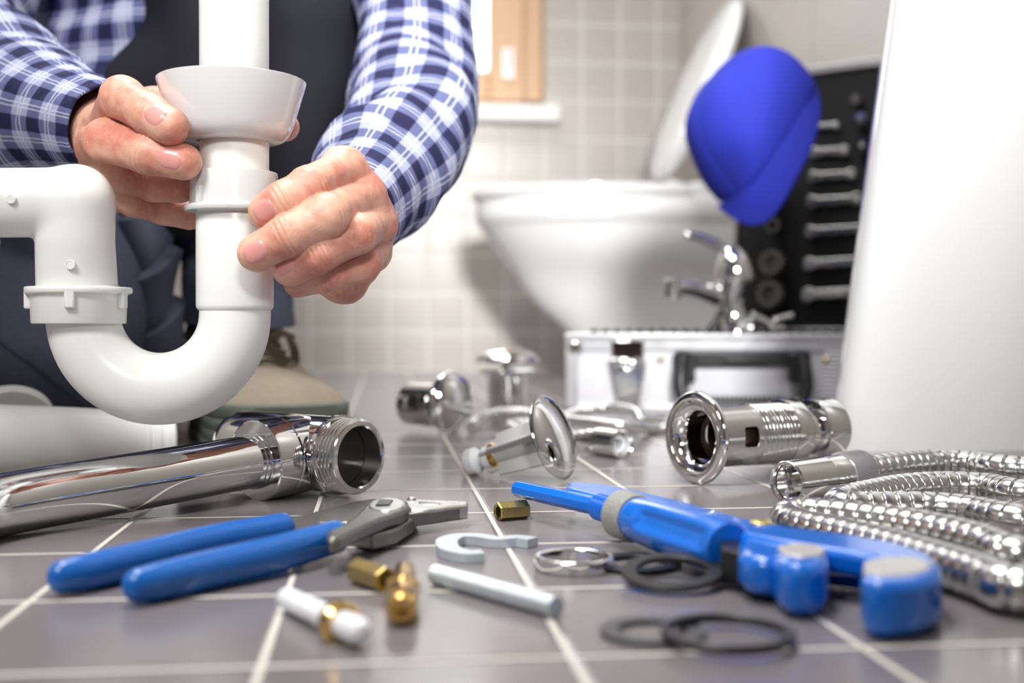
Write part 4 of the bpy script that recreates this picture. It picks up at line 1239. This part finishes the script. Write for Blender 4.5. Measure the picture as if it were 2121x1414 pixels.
for t in th:
    cx_, cy_ = .0212 * math.cos(t), .0212 * math.sin(t)
    o_ = oc + np.array([cx_, cy_, 0]); er = np.array([math.cos(t), math.sin(t), 0])
    cir.append([o_ + er * .0018 * math.cos(a) + Z3 * (.0018 * math.sin(a)) for a in np.linspace(0, 2 * PI, 14, endpoint=False)])
R = np.array(cir + [cir[0]])
f = grid_faces(97, 14); g.add(R[:-1].reshape(-1, 3), [tuple(i % (96 * 14) for i in q) for q in f])
props(mk('rubber_o_ring', g, 'rubber', loc=oc * np.array([1, 1, 0])), 'thin round black rubber O-ring, nearest ring to the viewer', 'O-ring')
# ================================================================== the kneeling person
per = thing('person', 'kneeling person in blue plaid shirt and dark work clothes, holding the white trap', 'person', fl(330, 900))

def J(px, py, z): return at(px, py, z)
def finger_d(P, js, k=.0035):
    d = None
    for (a, ra), (b, rb) in zip(js[:-1], js[1:]):
        s = seg_d(P, a, b, ra, rb)
        d = s if d is None else smin(d, s, k)
    return d
def creases(P, js, d, dors):
    # wrinkles across the back of the joints and a shallow fold on each side
    out = np.zeros(len(P), np.float32)
    for i in range(1, len(js) - 1):
        c, r = js[i]
        ax = unit(js[i + 1][0] - js[i - 1][0])
        q = P - c.astype(np.float32)
        s = q @ ax.astype(np.float32)
        dd = np.linalg.norm(q, axis=1)
        side = np.clip((q @ dors.astype(np.float32)) / r, 0, 1)
        w = np.exp(-(s / .0048) ** 2) * np.exp(-(np.maximum(dd - r, 0) / .004) ** 2) * side
        out += w * (.00060 * np.cos(2 * PI * s / .0030) + .00030)
        # knuckle pads
        out -= .0003 * np.exp(-(s / .008) ** 2) * side * np.exp(-(np.maximum(dd - r, 0) / .004) ** 2)
    return d + out

def make_hand(fingers, palm, thumb, lo, hi, h):
    """fingers: list of joint chains [(pos, r)...], each starting at the wrist side"""
    tocam = unit(EYE - fingers[1][1][0])
    def fn(P):
        P = np.asarray(P, np.float32)
        pd = None
        for a, ra, b, rb in palm:
            s = seg_d(P, a, b, ra, rb)
            pd = s if pd is None else smin(pd, s, .009)
        res = pd
        for js in fingers + [thumb]:
            fd = creases(P, js, finger_d(P, js), tocam)
            res = np.minimum(res, smin(fd, pd, .006))
        # soft low-frequency unevenness
        res = res + .00022 * (np.sin(P[:, 0] * 420 + P[:, 2] * 300) * np.sin(P[:, 1] * 380 + 1) * np.sin(P[:, 2] * 450))
        return res
    return fn, surface_nets(fn, lo, hi, h)

def bounds(chains, m=.026):
    A = np.array([p for ch in chains for p, r in ch])
    return A.min(0) - m, A.max(0) + m

HV = .00075
# --- hand on the right of the picture (grips the U-bend socket)
idx = [(J(712, 352, .682), .0118), (J(640, 388, .640), .0114), (J(590, 416, .634), .0107), (J(551, 437, .637), .0098)]
mid = [(J(748, 408, .690), .0122), (J(676, 447, .633), .0119), (J(596, 488, .628), .0110), (J(531, 524, .632), .0103)]
rng = [(J(772, 462, .700), .0115), (J(740, 484, .650), .0109), (J(658, 526, .638), .0105), (J(600, 557, .643), .0096)]
pnk = [(J(764, 520, .715), .0108), (J(748, 545, .672), .0108), (J(672, 568, .658), .0100), (J(618, 585, .662), .0086)]
wR = J(742, 456, .775)
thR = [(J(735, 545, .735), .0145), (J(712, 577, .712), .0150), (J(650, 560, .720), .0118), (J(590, 520, .722), .0098)]
palmR = [(wR, .0215, idx[0][0], .0118), (wR, .0215, mid[0][0], .0125), (wR, .0210, rng[0][0], .0125), (J(735, 490, .765), .020, pnk[0][0], .0120),
         (idx[0][0], .0112, mid[0][0], .0118), (mid[0][0], .0118, rng[0][0], .0115), (rng[0][0], .0115, pnk[0][0], .0115), (J(730, 500, .760), .018, thR[0][0], .0145),
         (wR, .0240, J(765, 430, .83), .0260)]
fR, (VR, FR) = make_hand([idx, mid, rng, pnk], palmR, thR, *bounds([idx, mid, rng, pnk, thR, [(wR, 0), (J(765, 430, .83), 0)]]), HV)
# --- hand on the left of the picture (grips the collar and the pipe)
idx2 = [(J(222, 262, .715), .0120), (J(253, 203, .668), .0122), (J(310, 237, .648), .0110), (J(352, 262, .640), .0104)]
mid2 = [(J(208, 300, .722), .0122), (J(221, 291, .672), .0124), (J(305, 318, .652), .0112), (J(380, 335, .648), .0102)]
rng2 = [(J(220, 345, .735), .0115), (J(248, 358, .700), .0116), (J(318, 378, .688), .0108), (J(372, 386, .686), .0098)]
pnk2 = [(J(240, 395, .745), .0108), (J(278, 412, .715), .0108), (J(338, 430, .706), .0100), (J(392, 446, .706), .0088)]
wL = J(205, 268, .80)
thL = [(J(240, 235, .765), .0140), (J(320, 222, .770), .0130), (J(450, 240, .770), .0110), (J(590, 263, .728), .0090)]
palmL = [(wL, .0250, idx2[0][0], .0120), (wL, .0250, mid2[0][0], .0125), (wL, .0210, rng2[0][0], .0122), (J(210, 300, .79), .019, pnk2[0][0], .0115),
         (idx2[0][0], .0115, mid2[0][0], .0120), (mid2[0][0], .0118, rng2[0][0], .0115), (rng2[0][0], .0115, pnk2[0][0], .0110), (J(215, 250, .785), .018, thL[0][0], .0140),
         (wL, .0255, J(170, 262, .86), .0270)]
fL, (VL, FL) = make_hand([idx2, mid2, rng2, pnk2], palmL, thL, *bounds([idx2, mid2, rng2, pnk2, thL, [(wL, 0), (J(170, 262, .86), 0)]]), HV)

# --- torso, arms, legs under the clothes
shR, elR = J(838, -260, 1.06), J(868, 230, .955)
shL, elL = J(30, -330, 1.12), J(-90, 150, .96)
core = [(J(420, -200, 1.17), .085, J(420, 330, 1.22), .085), (J(280, -200, 1.17), .08, J(300, 300, 1.22), .075), (J(560, -200, 1.17), .07, J(500, 300, 1.22), .07),
        (J(560, -260, 1.19), .05, shR, .022), (shR, .020, elR, .022), (elR, .024, J(765, 430, .83), .0235),
        (J(250, -280, 1.17), .05, shL, .040), (shL, .042, elL, .034), (elL, .034, J(170, 262, .86), .0228),
        (J(430, -260, 1.17), .06, J(430, -420, 1.16), .05)]
kneeR, ankR = J(490, 430, 1.14), J(486, 700, 1.165)
kneeL = J(60, 762, 1.0)
core += [(J(480, 320, 1.25), .06, kneeR, .040), (kneeR, .040, ankR, .030), (ankR, .030, J(540, 845, 1.12), .022),
         (J(340, 330, 1.25), .065, kneeL, .045), (kneeL, .045, J(330, 835, 1.38), .032)]
def coref(P):
    d = None
    for a, ra, b, rb in core:
        s = seg_d(np.asarray(P, np.float32), a, b, ra, rb)
        d = s if d is None else smin(d, s, .02)
    return d
ca_ = np.array([q for a, ra, b, rb in core for q in (a, b)])
VC, FC = surface_nets(coref, ca_.min(0) - .1, ca_.max(0) + .1, .011)
# head and hair (above the frame) keep the figure whole
hc = J(430, -640, 1.12)
def headf(P):
    P = np.asarray(P, np.float32)
    q = (P - hc.astype(np.float32))
    u = q @ RIGHT.astype(np.float32); v = q @ np.array([0, 0, 1], np.float32); w = q @ (-_fh).astype(np.float32)
    sk = (np.sqrt((u / .074) ** 2 + (v / .112) ** 2 + ((w + .01) / .092) ** 2) - 1) * .08
    def ball(a, b, c, r): return np.sqrt((u - a) ** 2 + (v - b) ** 2 + (w - c) ** 2) - r
    d = smin(sk, ball(0, -.075, .055, .030), .03)
    d = smin(d, seg_d(np.stack([u, v, w], 1), np.array([0, .01, .078]), np.array([0, -.028, .098]), .006, .011), .010)
    for s in (-1, 1):
        d = np.maximum(d, -ball(s * .031, .012, .095, .017) + .0)
        d = np.minimum(d, ball(s * .031, .010, .074, .012))
        d = smin(d, np.sqrt(((u - s * .076) / .006) ** 2 + ((v + .005) / .028) ** 2 + ((w + .005) / .017) ** 2) * .01 - .01, .006)
    d = smin(d, seg_d(np.stack([u, v, w], 1), np.array([-.022, -.055, .083]), np.array([.022, -.055, .083]), .006, .006), .006)
    nk = seg_d(P, hc - np.array([0, 0, .06]), J(430, -400, 1.16), .056, .058)
    return smin(d, nk, .02)
VH, FH = surface_nets(headf, hc - np.array([.12, .14, .20]), hc + np.array([.12, .14, .14]), .005)
gb = G()
for v, f in ((VR, FR), (VL, FL), (VC, FC), (VH, FH)):
    gb.add(v, f)
body = mk('body', gb, 'skin', per, sharp=180)
M['hair'] = plain('dark_hair', (.03, .02, .012, 1), .7, noise_scale=300, noise_amt=.4)
g = G(); rr = []
for ph in np.linspace(-.25, PI / 2 * .99, 16):
    rr.append([hc + RIGHT * (.079 * math.cos(ph) * math.cos(t)) + _fh * (.098 * math.cos(ph) * math.sin(t) + .012) + Z3 * (.118 * math.sin(ph) + .004 + .03 * max(0, -math.sin(t)) * math.cos(ph)) for t in np.linspace(0, 2 * PI, 40, endpoint=False)])
loft(g, rr)
mk('hair', g, 'hair', per, sharp=180)

# --- fingernails: patches that hug the fingertip
def nail(js, lean, name='fingernail', w=.0052, l=.0066, back=.0005, parent=body):
    tip, rt = js[-1]; pr, _ = js[-2]
    ax = unit(tip - pr)
    tc = unit(EYE - tip) + RIGHT * lean[0] + UP * lean[1]
    n = unit(tc - ax * np.dot(tc, ax)); sd = np.cross(ax, n)
    c = tip - ax * back
    fd = lambda P: creases(np.asarray(P, np.float32), js, finger_d(np.asarray(P, np.float32), js), unit(EYE - tip))
    g = G(); rings = []
    nr, ns = 9, 36
    for k in range(nr):
        q = k / (nr - 1)
        R = []
        for t in np.linspace(0, 2 * PI, ns, endpoint=False):
            cx = abs(math.cos(t)) ** .75 * np.sign(math.cos(t)); cy = abs(math.sin(t)) ** .75 * np.sign(math.sin(t))
            R.append(c + sd * w * q * cx + ax * l * q * cy + n * .016)
        R = np.array(R)
        for _ in range(24):
            R = R - n[None] * (fd(R)[:, None] * .8)
        lift = .00055 * (1 - q ** 6) - .0004 * q ** 10
        R = R + n[None] * lift
        rings.append(R)
    loft(g, rings, cap0=False, cap1=False)
    return mk(name, g, 'nail', parent, sharp=180)
nail(idx, (.12, .12), w=.0060, l=.0072, back=.003); nail(mid, (.08, .12), w=.0062, l=.0076, back=.003); nail(rng, (-.45, .15), w=.0052, l=.0070, back=.002)
nail(idx2, (.05, .10), w=.0062, l=.0074, back=.0035); nail(mid2, (.0, .0), w=.0062, l=.0074, back=.003)

# ------------------------------------------------------------------ clothes
def folds(seed, amp, fr=(6, 14), skew=1.6, start=0.0, end=1.0):
    rs = np.random.RandomState(seed)
    K = [(rs.randint(1, 3), rs.uniform(*fr), rs.uniform(0, 6.28), rs.uniform(.5, 1)) for _ in range(5)]
    def d(th, s, u):
        out = 0
        for m, f, p, a in K:
            w = np.sin(u * f * 2 + np.sin(th * m + p) * skew + p)
            out = out + a * (np.clip(w, -.2, 1) ** 1.0)
        env = np.clip((u - start) / .08, 0, 1) * np.clip((end - u) / .05 + .15, 0, 1)
        return amp * out / 2.2 * env + .0006 * np.sin(th * 9 + s * 300) * np.sin(s * 210 + th * 3)
    return d
M['cuff_in'] = M['vest']
# right-hand sleeve of the picture
pR = [J(800, -330, 1.10), J(835, -170, 1.07), J(852, -30, 1.03), J(862, 110, .995), J(858, 215, .955), J(832, 300, .895), J(778, 374, .822), J(712, 446, .742)]
rR = [.060, .050, .0430, .0440, .0490, .0475, .0415, .0335]
g = G(); tube(g, pR, rR, 128, 260, disp=folds(5, .0125, (5, 11), 1.3, .05, .88), uv=True, caps=False)
mk('sleeve', g, 'plaid', per, sharp=180, solid=.0016)
pL = [J(40, -380, 1.14), J(-50, -160, 1.06), J(-110, 20, .99), J(-90, 130, .935), J(0, 195, .885), J(100, 240, .818), J(165, 255, .782), J(228, 269, .752)]
rL = [.062, .060, .058, .056, .050, .041, .034, .0285]
g = G(); tube(g, pL, rL, 128, 260, disp=folds(11, .0115, (5, 10), 1.5, .05, .88), uv=True, caps=False)
mk('sleeve', g, 'plaid', per, sharp=180, solid=.0016)
# dark inner cuff of the right sleeve
a = J(762, 452, .790); b = J(748, 442, .768); d = unit(b - a)
# shirt body
rows = [(-420, .165, .10), (-250, .175, .108), (-50, .178, .112), (120, .180, .115), (260, .178, .115), (380, .172, .11), (450, .16, .10)]
g = G(); rr = []; uvs = []
D = spline(np.array([(y, a, b) for y, a, b in rows], float), 90)
NS = 140
for y, a, b in D:
    c = J(415, y, 1.17); R = []
    for t in np.linspace(0, 2 * PI, NS, endpoint=False):
        w = .004 * math.sin(t * 7 + y * .012) + .005 * math.sin(t * 3 - y * .02) + .003 * math.sin(y * .05 + t * 2)
        R.append(c + RIGHT * (a + w) * math.cos(t) + _fh * (b + w) * math.sin(t))
    rr.append(R); uvs.append([(t * .16, -y * .00047) for t in np.linspace(0, 2 * PI, NS + 1)])
loft(g, rr, uv=uvs)
mk('shirt', g, 'plaid', per, sharp=180)
# open waistcoat: two front panels and a back
def sheet(rows, nu=40, nv=80, bulge=.0):
    D = spline(np.array([np.concatenate([np.ravel(r)]) for r in rows], float), nv)
    k = (D.shape[1]) // 3
    out = []
    for row in D:
        ctrl = row.reshape(k, 3)
        out.append(spline(ctrl, nu))
    return np.array(out)
def crow(y, pts): return [J(px, y, z) for px, z in pts]
VP = [crow(-380, [(470, 1.06), (540, 1.045), (650, 1.05), (770, 1.09), (830, 1.20)]),
      crow(-150, [(480, 1.04), (552, 1.025), (650, 1.02), (770, 1.06), (815, 1.19)]),
      crow(0, [(500, 1.03), (556, 1.015), (622, .995), (720, 1.02), (766, 1.10), (776, 1.19)]),
      crow(100, [(500, 1.03), (556, 1.015), (623, .990), (700, 1.01), (757, 1.08), (768, 1.18)]),
      crow(200, [(510, 1.035), (560, 1.015), (622, .985), (680, 1.00), (728, 1.05), (740, 1.18)]),
      crow(300, [(515, 1.04), (562, 1.02), (620, .985), (655, .995), (690, 1.04), (705, 1.18)]),
      crow(400, [(520, 1.05), (564, 1.03), (608, .995), (628, 1.005), (648, 1.04), (660, 1.16)]),
      crow(470, [(520, 1.06), (560, 1.04), (594, 1.01), (606, 1.015), (618, 1.05), (628, 1.14)])]
VP = [[np.array(q) for q in spline(np.array(r), 6)] for r in VP]
S = sheet(VP, 60, 110)
rs = np.random.RandomState(3)
g = G(); loft(g, S, False, False, closed=False)
mk('waistcoat', g, 'vest', per, sharp=180, solid=.004)
VP2 = [crow(-380, [(180, 1.10), (300, 1.05), (400, 1.04), (460, 1.05)]), crow(-100, [(250, 1.08), (330, 1.03), (400, 1.02), (455, 1.04)]),
       crow(60, [(290, 1.06), (350, 1.02), (410, 1.01), (450, 1.03)]), crow(200, [(150, 1.07), (300, 1.02), (410, 1.01), (455, 1.03)]),
       crow(330, [(150, 1.06), (280, 1.02), (400, 1.01), (460, 1.03)]), crow(440, [(180, 1.07), (280, 1.03), (380, 1.02), (460, 1.04)]), crow(492, [(200, 1.10), (290, 1.06), (380, 1.06), (470, 1.07)])]
S = sheet(VP2, 50, 90)
g = G(); loft(g, S, False, False, closed=False)
mk('waistcoat', g, 'vest', per, sharp=180, solid=.004)

# trousers
g = G()
tube(g, [J(470, 300, 1.30), J(480, 360, 1.20), J(488, 430, 1.14), J(493, 520, 1.145), J(494, 600, 1.155), J(492, 664, 1.16)], [.085, .072, .060, .0535, .0530, .0545], 96, 150, disp=folds(21, .0045, (5, 9), 1.2, .02, 1.2), caps=False)
mk('trouser_leg', g, 'trouser', per, sharp=180, solid=.003)
g = G()
def kf(th, s, u):
    base = folds(31, .006, (5, 9), 1.4, .0, 1.1)(th, s, u)
    return base
tube(g, [J(350, 240, 1.30), J(300, 350, 1.22), J(210, 470, 1.14), J(140, 580, 1.06), J(70, 690, 1.005), J(20, 750, .99), J(-20, 800, .985)], [.075, .076, .073, .085, .088, .075, .050], 96, 200, disp=kf, round_ends=True)
mk('trouser_leg', g, 'trouser', per, sharp=180)
g = G()
tube(g, [J(30, 792, 1.0), J(150, 800, 1.12), J(240, 790, 1.24), J(330, 780, 1.42)], [.050, .056, .054, .046], 64, 80, disp=folds(8, .003), round_ends=True)
mk('trouser_leg', g, 'trouser', per, sharp=180)
# bunched cloth at the back of the knee, seen through the U-bend
g = G()
def bf(th, s, u):
    f = np.mod(u * 5.2 + .32 * np.cos(th + .6) + .05 * np.sin(th * 3), 1.0)
    return .0115 * np.minimum((1 - f) ** 1.1, f / .14) - .003 + .0015 * np.sin(th * 3 + u * 9)
tube(g, [J(300, 400, 1.06), J(302, 470, 1.05), J(308, 560, 1.045), J(318, 650, 1.05), J(335, 740, 1.06), J(350, 800, 1.08)], [.030, .0255, .0245, .0230, .0240, .0230], 72, 170, disp=bf, round_ends=True)
mk('trouser_fold', g, 'trouser', per, sharp=180)

# boot
an = J(484, 690, 1.165); toe = J(562, 905, 1.04)
fa = toe - an; fa[2] = 0; fdir = unit(fa); fsd = np.array([fdir[1], -fdir[0], 0])
heel = np.array([an[0], an[1], 0]) - fdir * .055
def boot_ring(x, w, h, z0=.0, sq=2.6, n=56, skew=0):
    c = heel + fdir * x + fsd * skew; R = []
    for t in np.linspace(0, 2 * PI, n, endpoint=False):
        cx, sz = math.cos(t), math.sin(t)
        q = (abs(cx) ** sq + abs(sz) ** sq) ** (-1 / sq)
        R.append(c + fsd * w * q * cx + Z3 * (z0 + (h - z0) / 2 * (1 + q * sz)))
    return R
shoe = mk('boot', loft(G(), [boot_ring(x, w, h, .012, 2.3) for x, w, h in
     ((0, .010, .05), (.004, .026, .075), (.015, .034, .098), (.04, .039, .105), (.07, .041, .104), (.095, .043, .098), (.12, .046, .092), (.15, .050, .082), (.18, .054, .073), (.21, .057, .067), (.235, .056, .063), (.255, .052, .058), (.268, .044, .050), (.277, .030, .040), (.281, .012, .030))]),
     'suede', per, sharp=180)
g = G()
for z0, z1, k in ((0, .0105, 1.0), (.0115, .0215, .985), (.0225, .0315, .99), (.0325, .044, .985)):
    rr = []
    base = [(0, .012), (.006, .030), (.03, .041), (.08, .044), (.13, .050), (.18, .058), (.22, .0605), (.25, .056), (.270, .046), (.282, .030), (.287, .010)]
    L_ = [heel + fdir * x + fsd * w for x, w in base]; R_2 = [heel + fdir * x - fsd * w for x, w in base][::-1]
    ol = smooth_outline(np.array([p[:2] for p in L_ + R_2]), 110)
    cc2 = ol.mean(0)
    kk = [k * .985, k, k, k * .985]; zz = [z0, z0 + .0015, z1 - .0015, z1]
    loft(g, [[(cc2[0] + (p[0] - cc2[0]) * q, cc2[1] + (p[1] - cc2[1]) * q, z) for p in ol] for q, z in zip(kk, zz)])
mk('sole', g, 'sole', shoe, sharp=50)
g = G(); tube(g, [an + Z3 * -.06 - fdir * .012, an - Z3 * .03 - fdir * .004, an + Z3 * .012, an + Z3 * .04], [.043, .044, .046, .046], 56, 30, disp=folds(4, .002))
mk('boot_shaft', g, 'shoe_dark', shoe, sharp=180)
g = G()
for k in range(6):
    x = .098 + k * .016; z = .1075 - k * .0062
    tube(g, [heel + fdir * x + fsd * .030 + Z3 * (z - .012), heel + fdir * (x + .004) + fsd * .0 + Z3 * (z + .001), heel + fdir * (x + .008) - fsd * .030 + Z3 * (z - .012)], .0022, 10, 20)
for s, xx in ((1, .0), (-1, .004)):
    c = J(572, 700, 1.10)
    tube(g, [c + Z3 * -.002 - RIGHT * .012, c + RIGHT * .006 + Z3 * .006, c + RIGHT * (.014 + xx) - Z3 * .008, c + RIGHT * (.015 + xx) - Z3 * .026, c + RIGHT * (.008) - Z3 * .036 - _fh * .01], .0022, 10, 40)
tube(g, [c, c + RIGHT * .010 + Z3 * .004, c + RIGHT * .018 + Z3 * .001], .0018, 10, 20)
mk('lace', g, 'lace', shoe, sharp=180)
